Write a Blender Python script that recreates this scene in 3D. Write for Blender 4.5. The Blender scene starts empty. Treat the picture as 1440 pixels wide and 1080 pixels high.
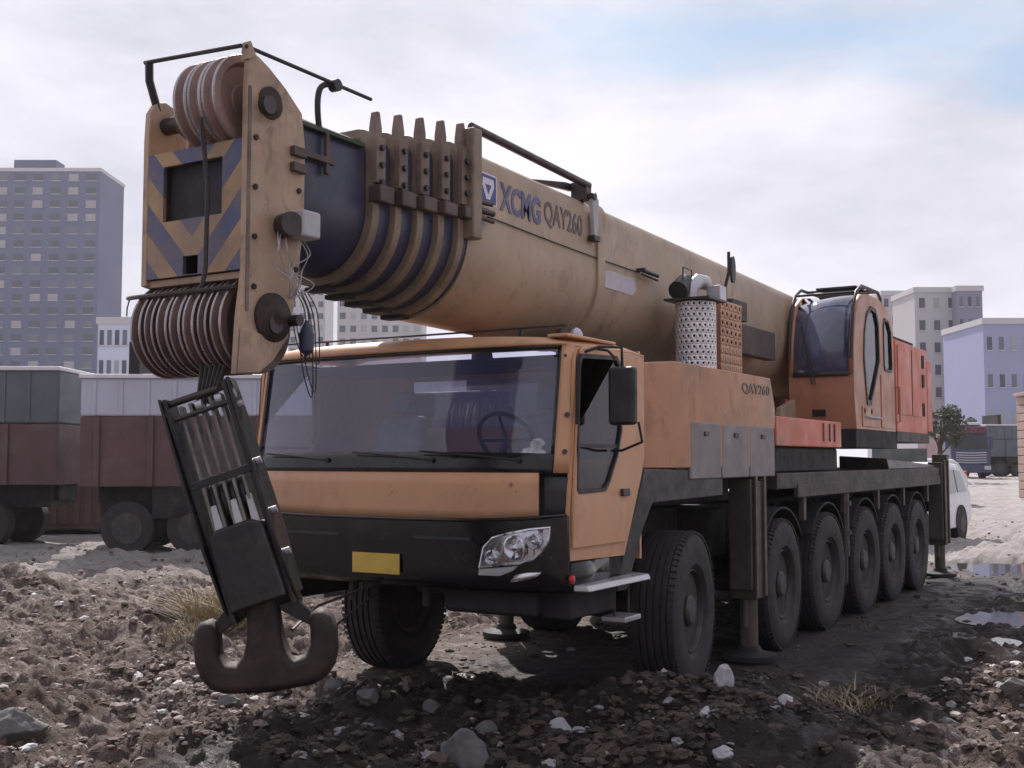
import bpy, bmesh, math, random
import numpy as np
from mathutils import Vector, Matrix, noise
from mathutils.geometry import tessellate_polygon
R = math.radians
rnd = random.Random(7)
S = bpy.context.scene
col = S.collection

# ---------------------------------------------------------------- camera, sky, sun, exposure
CAM = Vector((5.31, -6.95, 1.98)); YAW = R(31.5); PIT = math.atan(105 / 1600)
cr = Vector((math.cos(YAW), math.sin(YAW), 0)); cfh = Vector((-math.sin(YAW), math.cos(YAW), 0))
cf = cfh * math.cos(PIT) + Vector((0, 0, math.sin(PIT))); cu = cr.cross(cf)
cd = bpy.data.cameras.new('camera'); cam = bpy.data.objects.new('camera', cd); col.objects.link(cam)
cam.matrix_world = Matrix(((cr.x, cu.x, -cf.x, CAM.x), (cr.y, cu.y, -cf.y, CAM.y), (cr.z, cu.z, -cf.z, CAM.z), (0, 0, 0, 1)))
cd.lens = 40; cd.sensor_width = 36; cd.clip_end = 6000; cd.clip_start = 0.05
S.camera = cam
SUN = Vector((-0.72, 0.80, 1.0)).normalized()
W = bpy.data.worlds.new('World'); S.world = W; W.use_nodes = True
nt = W.node_tree; nt.nodes.clear(); N = nt.nodes.new; L = nt.links.new
sky = N('ShaderNodeTexSky'); sky.sky_type = 'NISHITA'; sky.sun_disc = False
sky.sun_elevation = math.asin(SUN.z); sky.sun_rotation = math.atan2(SUN.x, SUN.y); sky.dust_density = 2.0
tc = N('ShaderNodeTexCoord'); mp = N('ShaderNodeMapping'); mp.inputs['Scale'].default_value = (1.0, 1.0, 2.6); mp.inputs['Location'].default_value = (14.354, 13.507, 5.752)
L(tc.outputs['Generated'], mp.inputs[0])
n1 = N('ShaderNodeTexNoise'); n1.inputs['Scale'].default_value = 1.5; n1.inputs['Detail'].default_value = 8; n1.inputs['Roughness'].default_value = 0.52; n1.inputs['Distortion'].default_value = 0.35
L(mp.outputs[0], n1.inputs['Vector'])
mr = N('ShaderNodeMapRange'); mr.interpolation_type = 'SMOOTHSTEP'
mr.inputs[1].default_value = 0.25; mr.inputs[2].default_value = 0.42
L(n1.outputs[0], mr.inputs[0])
n2 = N('ShaderNodeTexNoise'); n2.inputs['Scale'].default_value = 3.2; n2.inputs['Detail'].default_value = 9; n2.inputs['Roughness'].default_value = 0.55
L(mp.outputs[0], n2.inputs['Vector'])
cr2 = N('ShaderNodeValToRGB'); e = cr2.color_ramp.elements
e[0].position = 0.32; e[0].color = (5.5, 5.55, 6.55, 1); e[1].position = 0.62; e[1].color = (8.7, 8.5, 9.3, 1)
L(n2.outputs[0], cr2.inputs[0])
sk = N('ShaderNodeMix'); sk.data_type = 'RGBA'; sk.blend_type = 'MIX'; sk.inputs[0].default_value = 0.75
L(sky.outputs[0], sk.inputs[6]); sk.inputs[7].default_value = (3.0, 5.4, 8.0, 1)
mx = N('ShaderNodeMix'); mx.data_type = 'RGBA'
L(mr.outputs[0], mx.inputs[0]); L(sk.outputs[2], mx.inputs[6]); L(cr2.outputs[0], mx.inputs[7])
dn = N('ShaderNodeVectorMath'); dn.operation = 'DOT_PRODUCT'; L(tc.outputs['Generated'], dn.inputs[0]); dn.inputs[1].default_value = SUN
dm = N('ShaderNodeMapRange'); dm.interpolation_type = 'SMOOTHSTEP'; L(dn.outputs['Value'], dm.inputs[0])
for i_, v_ in enumerate((-0.6, 1.0, 0.80, 1.12)): dm.inputs[i_ + 1].default_value = v_
sc_ = N('ShaderNodeVectorMath'); sc_.operation = 'SCALE'; L(mx.outputs[2], sc_.inputs[0]); L(dm.outputs[0], sc_.inputs['Scale'])
bg = N('ShaderNodeBackground'); bg.inputs['Strength'].default_value = 0.083; L(sc_.outputs[0], bg.inputs['Color'])
wo = N('ShaderNodeOutputWorld'); L(bg.outputs[0], wo.inputs['Surface'])
sd = bpy.data.lights.new('sun', 'SUN'); sd.energy = 5.0; sd.angle = R(0.53); sd.color = (1.0, 0.95, 0.9)
so = bpy.data.objects.new('sun', sd); col.objects.link(so); so.rotation_euler = SUN.to_track_quat('Z', 'Y').to_euler(); so.location = (0, 0, 60)
S.view_settings.view_transform = 'Standard'; S.view_settings.look = 'None'; S.view_settings.exposure = 0.28; S.view_settings.gamma = 1.0
S.cycles.use_adaptive_sampling = True; S.cycles.max_bounces = 6; S.cycles.transparent_max_bounces = 12

# ---------------------------------------------------------------- materials
MATS = {}
def new_mat(name):
    m = bpy.data.materials.new(name); m.use_nodes = True; t = m.node_tree; t.nodes.clear()
    o = t.nodes.new('ShaderNodeOutputMaterial'); b = t.nodes.new('ShaderNodeBsdfPrincipled'); t.links.new(b.outputs[0], o.inputs[0])
    MATS[name] = m
    return m, t, b, o
def mixc(t, fac, a, b, mode='MIX'):
    m = t.nodes.new('ShaderNodeMix'); m.data_type = 'RGBA'; m.blend_type = mode
    for i, v in ((0, fac), (6, a), (7, b)):
        if hasattr(v, 'is_output'): t.links.new(v, m.inputs[i])
        elif i == 0: m.inputs[0].default_value = v
        else: m.inputs[i].default_value = (*v, 1)
    return m.outputs[2]
def mapr(t, v, a, b, c=0.0, d=1.0):
    m = t.nodes.new('ShaderNodeMapRange'); t.links.new(v, m.inputs[0])
    for i, x in enumerate((a, b, c, d)): m.inputs[i + 1].default_value = x
    return m.outputs[0]
def nz(t, vec, scale, detail=6, rough=0.55, dist=0.0):
    n = t.nodes.new('ShaderNodeTexNoise'); n.inputs['Scale'].default_value = scale; n.inputs['Detail'].default_value = detail
    n.inputs['Roughness'].default_value = rough; n.inputs['Distortion'].default_value = dist
    t.links.new(vec, n.inputs['Vector']); return n.outputs[0]
def mapping(t, vec, sc, loc=(0, 0, 0)):
    m = t.nodes.new('ShaderNodeMapping'); m.inputs['Scale'].default_value = sc; m.inputs['Location'].default_value = loc
    t.links.new(vec, m.inputs[0]); return m.outputs[0]
def bump(t, b, h, strength, dist=0.01):
    n = t.nodes.new('ShaderNodeBump'); n.inputs['Strength'].default_value = strength; n.inputs['Distance'].default_value = dist
    t.links.new(h, n.inputs['Height']); t.links.new(n.outputs[0], b.inputs['Normal'])
def mat(name, c, rough=0.5, metal=0.0, var=0.12, scale=3.0, dirt=None, damt=0.35, streak=0.0, bmp=0.15, bscale=60, rust=None, spec=0.5, grime=0.0):
    m, t, b, o = new_mat(name)
    v = t.nodes.new('ShaderNodeTexCoord').outputs['Object']
    if name in ('rubber', 'rim_dark'):
        oi = t.nodes.new('ShaderNodeObjectInfo'); va = t.nodes.new('ShaderNodeVectorMath'); va.operation = 'MULTIPLY_ADD'
        cx = t.nodes.new('ShaderNodeCombineXYZ'); t.links.new(oi.outputs['Random'], cx.inputs[0]); t.links.new(oi.outputs['Random'], cx.inputs[1])
        t.links.new(cx.outputs[0], va.inputs[0]); va.inputs[1].default_value = (37, 53, 0); t.links.new(v, va.inputs[2]); v = va.outputs[0]
    n = nz(t, v, scale)
    lo = tuple(x * (1 - var) for x in c); hi = tuple(min(1, x * (1 + var)) for x in c)
    out = mixc(t, mapr(t, n, 0.3, 0.7), lo, hi)
    if streak:
        s = nz(t, mapping(t, v, (14, 14, 0.9)), 1.3, 4, 0.55)
        k_ = nz(t, v, 1.1, 4, 0.6, 0.6)
        ml = t.nodes.new('ShaderNodeMath'); ml.operation = 'MULTIPLY'; t.links.new(mapr(t, s, 0.52, 0.70, 0, streak), ml.inputs[0]); t.links.new(mapr(t, k_, 0.50, 0.66), ml.inputs[1])
        out = mixc(t, ml.outputs[0], out, tuple(x * 0.4 for x in c))
    if dirt:
        d = nz(t, v, scale * 0.6, 10, 0.68, 0.4)
        out = mixc(t, mapr(t, d, 0.5, 0.72, 0, damt), out, dirt)
    if rust:
        r_ = nz(t, mapping(t, v, (1, 1, 0.6), (3, 5, 1)), scale * 4, 10, 0.7)
        out = mixc(t, mapr(t, r_, 0.66, 0.72), out, rust)
    if grime:
        g_ = nz(t, mapping(t, v, (1, 1, 0.55), (7, 2, 4)), scale * 2.6, 12, 0.74, 0.8)
        out = mixc(t, mapr(t, g_, 0.53, 0.70, 0, grime), out, tuple(x * 0.22 + 0.008 for x in c))
        g2 = nz(t, mapping(t, v, (1, 1, 1), (1, 9, 2)), scale * 9, 8, 0.7)
        out = mixc(t, mapr(t, g2, 0.62, 0.70, 0, grime * 0.8), out, tuple(min(0.8, x * 1.35 + 0.05) for x in c))
    t.links.new(out, b.inputs['Base Color'])
    rr = nz(t, v, scale * 2.3, 6, 0.6)
    t.links.new(mapr(t, rr, 0.3, 0.7, max(0.03, rough - 0.12), min(1, rough + 0.15)), b.inputs['Roughness'])
    b.inputs['Metallic'].default_value = metal; b.inputs['Specular IOR Level'].default_value = spec
    if bmp: bump(t, b, nz(t, v, bscale, 4, 0.6), bmp, 0.003)
    return m
DUST = (0.23, 0.18, 0.155)
mat('cab_orange', (0.61, 0.325, 0.180), 0.42, var=0.06, scale=1.4, dirt=DUST, damt=0.45, streak=0.3, bmp=0.04, rust=(0.16, 0.075, 0.045), grime=0.34)
mat('box_orange', (0.50, 0.25, 0.140), 0.45, var=0.1, scale=1.6, dirt=DUST, damt=0.55, streak=0.4, bmp=0.05, rust=(0.13, 0.06, 0.04), grime=0.5)
mat('boom_yellow', (0.44, 0.328, 0.235), 0.48, var=0.14, scale=1.3, dirt=DUST, damt=0.6, streak=0.45, bmp=0.05, rust=(0.10, 0.05, 0.035), grime=0.55)
mat('head_yellow', (0.44, 0.305, 0.21), 0.5, var=0.16, scale=2.4, dirt=(0.12, 0.085, 0.07), damt=0.65, streak=0.5, bmp=0.1, rust=(0.07, 0.04, 0.03), grime=0.75)
mat('collar_yellow', (0.24, 0.178, 0.125), 0.5, var=0.2, scale=4, dirt=(0.06, 0.045, 0.04), damt=0.8, streak=0.5, bmp=0.1, grime=0.7)
mat('section_blue', (0.040, 0.042, 0.085), 0.38, var=0.2, scale=3, dirt=(0.10, 0.085, 0.08), damt=0.5, streak=0.3, grime=0.3)
mat('red_paint', (0.62, 0.145, 0.085), 0.45, var=0.12, scale=1.6, dirt=DUST, damt=0.5, streak=0.35, bmp=0.05, rust=(0.10, 0.04, 0.03), grime=0.5)
mat('opcab_orange', (0.48, 0.215, 0.13), 0.42, var=0.12, scale=1.5, dirt=DUST, damt=0.45, streak=0.4, bmp=0.04, grime=0.4)
mat('black_plastic', (0.022, 0.020, 0.024), 0.5, var=0.25, scale=4, dirt=(0.09, 0.07, 0.065), damt=0.35)
mat('gloss_black', (0.012, 0.011, 0.014), 0.16, var=0.2, scale=3, dirt=(0.06, 0.05, 0.05), damt=0.18, bmp=0)
mat('under_black', (0.014, 0.012, 0.013), 0.75, var=0.3, scale=3, dirt=(0.075, 0.055, 0.048), damt=0.6)
mat('frame_brown', (0.058, 0.042, 0.040), 0.62, var=0.25, scale=3, dirt=(0.14, 0.105, 0.09), damt=0.6, streak=0.5, bmp=0.2, grime=0.5)
mat('jack_brown', (0.088, 0.060, 0.052), 0.55, var=0.3, scale=4, dirt=(0.05, 0.035, 0.03), damt=0.8, streak=0.7, bmp=0.15, grime=0.6)
mat('rubber', (0.030, 0.026, 0.029), 0.78, var=0.2, scale=5, dirt=(0.062, 0.047, 0.043), damt=0.6, bmp=0.3, bscale=90)
mat('rim_dark', (0.052, 0.042, 0.043), 0.55, var=0.25, scale=7, dirt=(0.13, 0.10, 0.088), damt=0.7, metal=0.2)
mat('steel_dark', (0.075, 0.062, 0.062), 0.42, metal=0.7, var=0.3, scale=8, dirt=(0.08, 0.06, 0.05), damt=0.6)
mat('hook_steel', (0.036, 0.024, 0.020), 0.68, metal=0.0, var=0.4, scale=7, dirt=(0.095, 0.055, 0.040), damt=0.8, bmp=0.5, bscale=45, grime=0.4, spec=0.35)
mat('block_black', (0.028, 0.025, 0.027), 0.42, metal=0.3, var=0.3, scale=8, dirt=(0.085, 0.065, 0.06), damt=0.6)
mat('sheave_brown', (0.15, 0.095, 0.085), 0.5, metal=0.35, var=0.25, scale=5, dirt=(0.05, 0.035, 0.035), damt=0.7)
mat('sheave_pink', (0.27, 0.165, 0.145), 0.5, metal=0.1, var=0.15, scale=5, dirt=(0.09, 0.06, 0.06), damt=0.5)
mat('rope', (0.05, 0.043, 0.046), 0.5, metal=0.5, var=0.3, scale=30)
mat('chrome', (0.72, 0.71, 0.74), 0.14, metal=1.0, var=0.1, scale=12, bmp=0.05)
mat('shield_steel', (0.78, 0.76, 0.80), 0.36, metal=0.35, var=0.1, scale=10, dirt=(0.3, 0.26, 0.25), damt=0.3)
mat('silver', (0.52, 0.50, 0.54), 0.35, metal=0.5, var=0.08, scale=8, dirt=DUST, damt=0.3)
mat('lamp_grey', (0.46, 0.44, 0.47), 0.5, var=0.08, scale=8, dirt=DUST, damt=0.3)
mat('plate_yellow', (0.62, 0.42, 0.07), 0.45, var=0.08, scale=8, dirt=DUST, damt=0.4)
mat('interior', (0.035, 0.032, 0.04), 0.8, var=0.2, scale=5)
mat('seat_cloth', (0.36, 0.35, 0.42), 0.9, var=0.2, scale=9)
mat('letter_blue', (0.12, 0.115, 0.25), 0.5, var=0.2, scale=9, dirt=(0.34, 0.24, 0.19), damt=0.6)
mat('letter_dark', (0.13, 0.095, 0.095), 0.5, var=0.3, scale=9, dirt=(0.34, 0.23, 0.17), damt=0.55)
mat('letter_pale', (0.55, 0.50, 0.56), 0.5, var=0.1, scale=6, dirt=(0.40, 0.27, 0.20), damt=0.9)
mat('emblem_white', (0.68, 0.66, 0.72), 0.45, var=0.08, scale=9)
mat('emblem_blue', (0.055, 0.065, 0.24), 0.45, var=0.1, scale=9)
mat('box_grey', (0.22, 0.195, 0.20), 0.55, var=0.15, scale=3, dirt=DUST, damt=0.5)
mat('guide_brown', (0.19, 0.135, 0.11), 0.55, var=0.3, scale=5, dirt=(0.05, 0.036, 0.034), damt=0.8, streak=0.3, bmp=0.15, grime=0.6)
mat('sticker_grey', (0.42, 0.42, 0.46), 0.5, var=0.5, scale=16)
mat('sheave_edge', (0.36, 0.33, 0.33), 0.32, metal=0.75, var=0.2, scale=9)
mat('divider_steel', (0.17, 0.145, 0.14), 0.4, metal=0.45, var=0.3, scale=8, dirt=(0.05, 0.04, 0.04), damt=0.6)
mat('curtain_cloth', (0.50, 0.42, 0.42), 0.9, var=0.1, scale=6, bmp=0)
mat('trailer_dark', (0.035, 0.033, 0.045), 0.6, var=0.2, scale=1.2, dirt=DUST, damt=0.25)
mat('bld_blind', (0.30, 0.29, 0.31), 0.5, var=0.2, scale=0.4, bmp=0)
mat('bld_window2', (0.11, 0.12, 0.16), 0.15, var=0.3, scale=0.4, bmp=0)
mat('tail_red', (0.45, 0.03, 0.03), 0.25, var=0.1)
mat('white_car', (0.70, 0.69, 0.72), 0.25, var=0.04, scale=2, dirt=DUST, damt=0.25)
mat('truck_maroon', (0.11, 0.022, 0.038), 0.3, var=0.1, scale=2, dirt=DUST, damt=0.3)
mat('truck_blue', (0.055, 0.062, 0.12), 0.3, var=0.1, scale=2)
mat('trailer_white', (0.46,0.47,0.58), 0.5, var=0.08, scale=1, dirt=DUST, damt=0.3, streak=0.3)
mat('trailer_red', (0.105, 0.055, 0.06), 0.6, var=0.15, scale=1.2, dirt=DUST, damt=0.35, streak=0.4)
mat('trailer_teal', (0.10, 0.12, 0.14), 0.55, var=0.15, scale=1.2, dirt=DUST, damt=0.3, streak=0.3)
mat('green_box', (0.04, 0.06, 0.035), 0.6, var=0.2, scale=3, dirt=DUST, damt=0.3)
mat('bld_blue', (0.085, 0.10, 0.19), 0.8, var=0.06, scale=0.05, bmp=0)
mat('bld_grey', (0.42, 0.40, 0.43), 0.85, var=0.06, scale=0.05, streak=0.2, bmp=0)
mat('bld_dark', (0.22, 0.21, 0.29), 0.85, var=0.06, scale=0.05, bmp=0)
mat('bld_lilac', (0.27, 0.295, 0.46), 0.85, var=0.05, scale=0.05, bmp=0)
mat('bld_pale', (0.50, 0.55, 0.70), 0.85, var=0.05, scale=0.05, bmp=0)
mat('bld_band', (0.45, 0.44, 0.47), 0.8, var=0.04, scale=0.1, bmp=0)
mat('bld_window', (0.05, 0.055, 0.085), 0.12, var=0.3, scale=0.4, bmp=0)
mat('brick_beige', (0.40, 0.28, 0.24), 0.85, var=0.1, scale=2, dirt=DUST, damt=0.4)
mat('fence_green', (0.07, 0.085, 0.085), 0.7, var=0.2, scale=2, dirt=DUST, damt=0.5)
mat('bark', (0.06, 0.045, 0.035), 0.9, var=0.3, scale=10)
mat('leaf', (0.065, 0.072, 0.045), 0.7, var=0.35, scale=1.2, bmp=0)
mat('dry_grass', (0.33, 0.27, 0.18), 0.85, var=0.3, scale=6, bmp=0)
mat('rock_pale', (0.40, 0.385, 0.41), 0.85, var=0.2, scale=9, dirt=(0.10, 0.075, 0.065), damt=0.7, bmp=0.6, bscale=30)
mat('rock_grey', (0.13, 0.125, 0.125), 0.85, var=0.25, scale=8, dirt=(0.09, 0.07, 0.06), damt=0.5, bmp=0.6, bscale=30)
mat('white_rubble', (0.62, 0.60, 0.60), 0.8, var=0.1, scale=9, dirt=DUST, damt=0.4, bmp=0.3)

def glass(name, tint, dust_sheen, sheen_col, refl=1.0, rough=0.03):
    m = bpy.data.materials.new(name); m.use_nodes = True; t = m.node_tree; t.nodes.clear(); MATS[name] = m
    o = t.nodes.new('ShaderNodeOutputMaterial'); tr = t.nodes.new('ShaderNodeBsdfTransparent'); tr.inputs[0].default_value = (*tint, 1)
    gl = t.nodes.new('ShaderNodeBsdfGlossy'); gl.inputs['Roughness'].default_value = rough
    df = t.nodes.new('ShaderNodeBsdfDiffuse'); df.inputs[0].default_value = (*sheen_col, 1)
    lw = t.nodes.new('ShaderNodeLayerWeight'); lw.inputs[0].default_value = 0.5
    pw = t.nodes.new('ShaderNodeMath'); pw.operation = 'POWER'; t.links.new(lw.outputs['Facing'], pw.inputs[0]); pw.inputs[1].default_value = 4.0
    fr = t.nodes.new('ShaderNodeMath'); fr.operation = 'MULTIPLY_ADD'; t.links.new(pw.outputs[0], fr.inputs[0]); fr.inputs[1].default_value = 0.95; fr.inputs[2].default_value = 0.045
    v = t.nodes.new('ShaderNodeTexCoord').outputs['Object']
    d = mapr(t, nz(t, v, 2.2, 8, 0.6, 0.3), 0.3, 0.7, dust_sheen * 0.6, dust_sheen * 1.4)
    a = t.nodes.new('ShaderNodeMixShader'); t.links.new(d, a.inputs[0]); t.links.new(tr.outputs[0], a.inputs[1]); t.links.new(df.outputs[0], a.inputs[2])
    mlt = t.nodes.new('ShaderNodeMath'); mlt.operation = 'MULTIPLY'; mlt.inputs[1].default_value = refl; mlt.use_clamp = True; t.links.new(fr.outputs[0], mlt.inputs[0])
    b = t.nodes.new('ShaderNodeMixShader'); t.links.new(mlt.outputs[0], b.inputs[0]); t.links.new(a.outputs[0], b.inputs[1]); t.links.new(gl.outputs[0], b.inputs[2])
    t.links.new(b.outputs[0], o.inputs[0])
glass('windshield_glass', (0.70, 0.70, 0.84), 0.145, (0.26, 0.27, 0.55), 1.9)  # blue film colour paints in hazy sky reflection along with the dust
glass('cab_glass', (0.60, 0.62, 0.78), 0.24, (0.28, 0.30, 0.48), 2.2)  # bluish film colour carries a painted sky sheen besides dust
glass('door_glass', (0.36, 0.34, 0.42), 0.04, (0.25, 0.24, 0.32), 0.8)
glass('clear_lens', (0.92, 0.93, 0.96), 0.02, (0.5, 0.5, 0.5), 1.5)
glass('far_glass', (0.05, 0.06, 0.09), 0.10, (0.14, 0.15, 0.2), 1.6)

# warning chevrons on the boom head (flat paint)
def chevron_mat():
    m, t, b, o = new_mat('chevron')
    v = t.nodes.new('ShaderNodeTexCoord').outputs['Object']
    sp = t.nodes.new('ShaderNodeSeparateXYZ'); t.links.new(v, sp.inputs[0])
    def mth(op, a, c=None):
        n = t.nodes.new('ShaderNodeMath'); n.operation = op
        for i, x in enumerate((a, c)):
            if x is None: continue
            if hasattr(x, 'is_output'): t.links.new(x, n.inputs[i])
            else: n.inputs[i].default_value = x
        return n.outputs[0]
    ax = mth('ABSOLUTE', mth('SUBTRACT', sp.outputs[0], 0.045))
    tt = mth('SUBTRACT', sp.outputs[2], mth('MULTIPLY', ax, 1.05))
    fr = mth('FRACT', mth('DIVIDE', mth('ADD', tt, 0.265), 0.36))
    st = mth('GREATER_THAN', fr, 0.52)
    d = nz(t, v, 5, 9, 0.65)
    c = mixc(t, st, (0.075, 0.085, 0.19), (0.43, 0.27, 0.13))
    c = mixc(t, mapr(t, d, 0.40, 0.68, 0.1, 0.75), c, (0.19, 0.145, 0.135))
    t.links.new(c, b.inputs['Base Color']); b.inputs['Roughness'].default_value = 0.5
chevron_mat()

# ---------------------------------------------------------------- mesh helpers
class MB:
    def __init__(s): s.v = []; s.f = []
    def add(s, vs, fs):
        k = len(s.v); s.v += [tuple(x) for x in vs]; s.f += [tuple(i + k for i in f) for f in fs]; return s
    def box(s, x0, x1, y0, y1, z0, z1):
        return s.add([(x0, y0, z0), (x1, y0, z0), (x1, y1, z0), (x0, y1, z0), (x0, y0, z1), (x1, y0, z1), (x1, y1, z1), (x0, y1, z1)],
                     [(0, 3, 2, 1), (4, 5, 6, 7), (0, 1, 5, 4), (1, 2, 6, 5), (2, 3, 7, 6), (3, 0, 4, 7)])
    def hexa(s, p):
        return s.add(p, [(0, 3, 2, 1), (4, 5, 6, 7), (0, 1, 5, 4), (1, 2, 6, 5), (2, 3, 7, 6), (3, 0, 4, 7)])
    def prism(s, poly, axis, a, b):           # polygon in the two other axes (in order), extruded from a to b
        def P(u, w, c): return {'x': (c, u, w), 'y': (u, c, w), 'z': (u, w, c)}[axis]
        n = len(poly); vs = [P(u, w, a) for u, w in poly] + [P(u, w, b) for u, w in poly]
        return s.add(vs, [tuple(range(n - 1, -1, -1)), tuple(range(n, 2 * n))] + [(i, (i + 1) % n, n + (i + 1) % n, n + i) for i in range(n)])
    def plate(s, outer, holes, axis, a, b):    # polygon with holes, with thickness
        def P(p, c): return {'x': (c, p[0], p[1]), 'y': (p[0], c, p[1]), 'z': (p[0], p[1], c)}[axis]
        loops = [outer] + holes; flat = [p for l in loops for p in l]; n = len(flat)
        tris = tessellate_polygon([[Vector((p[0], p[1], 0)) for p in l] for l in loops])
        fs = [tuple(t) for t in tris] + [tuple(i + n for i in reversed(t)) for t in tris]
        k = 0
        for l in loops:
            m = len(l)
            fs += [(k + i, k + (i + 1) % m, n + k + (i + 1) % m, n + k + i) for i in range(m)]; k += m
        return s.add([P(p, a) for p in flat] + [P(p, b) for p in flat], fs)
    def cyl(s, p, q, r, r2=None, n=16, cap=True):
        p = Vector(p); q = Vector(q); d = (q - p); r2 = r if r2 is None else r2
        z = d.normalized(); x = z.orthogonal().normalized(); y = z.cross(x)
        vs = []
        for c, rr in ((p, r), (q, r2)):
            for i in range(n):
                a = 2 * math.pi * i / n; vs.append(c + x * (rr * math.cos(a)) + y * (rr * math.sin(a)))
        fs = [(i, (i + 1) % n, n + (i + 1) % n, n + i) for i in range(n)]
        if cap: fs += [tuple(range(n - 1, -1, -1)), tuple(range(n, 2 * n))]
        return s.add(vs, fs)
    def tube(s, pts, r, n=8):
        pts = [Vector(p) for p in pts]; vs = []; fs = []; m = len(pts); x = None
        for i, p in enumerate(pts):
            d = (pts[min(i + 1, m - 1)] - pts[max(i - 1, 0)]).normalized()
            x = d.orthogonal().normalized() if x is None else (x - d * x.dot(d)).normalized()
            y = d.cross(x)
            for k in range(n):
                a = 2 * math.pi * k / n; vs.append(p + x * (r * math.cos(a)) + y * (r * math.sin(a)))
        for i in range(m - 1):
            for k in range(n): fs.append((i * n + k, i * n + (k + 1) % n, (i + 1) * n + (k + 1) % n, (i + 1) * n + k))
        fs += [tuple(range(n - 1, -1, -1)), tuple((m - 1) * n + k for k in range(n))]
        return s.add(vs, fs)
    def lathe(s, prof, c, axis='x', n=32):     # prof: (along, radius)
        vs = []; m = len(prof); fs = []
        for a, r in prof:
            for i in range(n):
                t = 2 * math.pi * i / n; u, w = r * math.cos(t), r * math.sin(t)
                vs.append({'x': (c[0] + a, c[1] + u, c[2] + w), 'y': (c[0] + u, c[1] + a, c[2] + w), 'z': (c[0] + u, c[1] + w, c[2] + a)}[axis])
        for j in range(m - 1):
            for i in range(n): fs.append((j * n + i, j * n + (i + 1) % n, (j + 1) * n + (i + 1) % n, (j + 1) * n + i))
        fs += [tuple(range(n - 1, -1, -1)), tuple((m - 1) * n + i for i in range(n))]
        return s.add(vs, fs)
    def loft(s, rings, closed=True, caps=True):
        n = len(rings[0]); vs = [p for r_ in rings for p in r_]; fs = []
        for j in range(len(rings) - 1):
            for i in range(n if closed else n - 1): fs.append((j * n + i, j * n + (i + 1) % n, (j + 1) * n + (i + 1) % n, (j + 1) * n + i))
        if caps and closed: fs += [tuple(range(n - 1, -1, -1)), tuple((len(rings) - 1) * n + i for i in range(n))]
        return s.add(vs, fs)
    def grid(s, P, us, ws):
        nu, nw = len(us), len(ws)
        return s.add([P(u, w) for w in ws for u in us], [(j * nu + i, j * nu + i + 1, (j + 1) * nu + i + 1, (j + 1) * nu + i) for j in range(nw - 1) for i in range(nu - 1)])
    def mesh(s, name, mt=None, sharp=38):
        me = bpy.data.meshes.new(name); me.from_pydata(s.v, [], s.f)
        bm = bmesh.new(); bm.from_mesh(me); bmesh.ops.recalc_face_normals(bm, faces=bm.faces); bm.to_mesh(me); bm.free()
        me.shade_smooth(); me.set_sharp_from_angle(angle=R(sharp))
        if mt: me.materials.append(MATS[mt])
        return me
    def build(s, name, mt, parent=None, bevel=0.0, solid=0.0, loc=None, sharp=38):
        o = bpy.data.objects.new(name, s.mesh(name, mt, sharp)); col.objects.link(o); o.parent = parent
        if loc: o.location = loc
        if solid:
            md = o.modifiers.new('solid', 'SOLIDIFY'); md.thickness = solid; md.offset = 0
        if bevel:
            md = o.modifiers.new('bevel', 'BEVEL'); md.width = bevel; md.segments = 2; md.limit_method = 'ANGLE'; md.angle_limit = R(32); md.harden_normals = True
        return o
def B(*a): return MB().box(*a)
def tag(o, label, cat=None, group=None, kind=None):
    if label: o['label'] = label
    if cat: o['category'] = cat
    if group: o['group'] = group
    if kind: o['kind'] = kind
    return o
def empty(name, loc=(0, 0, 0), rz=0.0):
    o = bpy.data.objects.new(name, None); col.objects.link(o); o.location = loc; o.rotation_euler.z = rz; o.empty_display_size = 0.2; return o
def copy_tree(o, parent=None):
    c = o.copy(); col.objects.link(c); c.parent = parent
    for ch in list(o.children): copy_tree(ch, c)
    return c
def sm_pts(pts, n=5):                          # Catmull-Rom through the points
    P = [Vector(q) for q in pts]; P = [P[0]] + P + [P[-1]]; out = []
    for i in range(1, len(P) - 2):
        for k in range(n):
            t = k / n; a, b, c, d = P[i - 1], P[i], P[i + 1], P[i + 2]
            out.append(0.5 * ((2 * b) + (c - a) * t + (2 * a - 5 * b + 4 * c - d) * t * t + (3 * b - a - 3 * c + d) * t ** 3))
    return out + [P[-1]]
def far(px, d, z=0.0):                        # a point d metres down the line of sight, sideways by px of a 1600 px focal length
    p = CAM + cfh * d + cr * ((px - 720) / 1600 * d); return Vector((p.x, p.y, z))
RAW = {}
for body in ('XCMG', 'QAY260'):
    cv = bpy.data.curves.new('lettering', 'FONT'); cv.body = body; cv.extrude = 0.004; cv.resolution_u = 3; cv.offset = 0.03 if body == 'XCMG' else 0.014
    ob = bpy.data.objects.new('lettering', cv); col.objects.link(ob)
    dg = bpy.context.evaluated_depsgraph_get(); dg.update()
    RAW[body] = bpy.data.meshes.new_from_object(ob.evaluated_get(dg)); bpy.data.objects.remove(ob)
def text_mesh(body, name, mt, width, height, fn):
    me = RAW[body].copy()
    xs = [v.co.x for v in me.vertices]; ys = [v.co.y for v in me.vertices]; x0, x1, y0, y1 = min(xs), max(xs), min(ys), max(ys)
    for v in me.vertices: v.co = fn((v.co.x - x0) / (x1 - x0) * width, (v.co.y - y0) / (y1 - y0) * height, v.co.z)
    me.name = name; me.materials.clear(); me.materials.append(MATS[mt]); return me
def link(name, me, parent=None):
    o = bpy.data.objects.new(name, me); col.objects.link(o); o.parent = parent; return o

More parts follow.
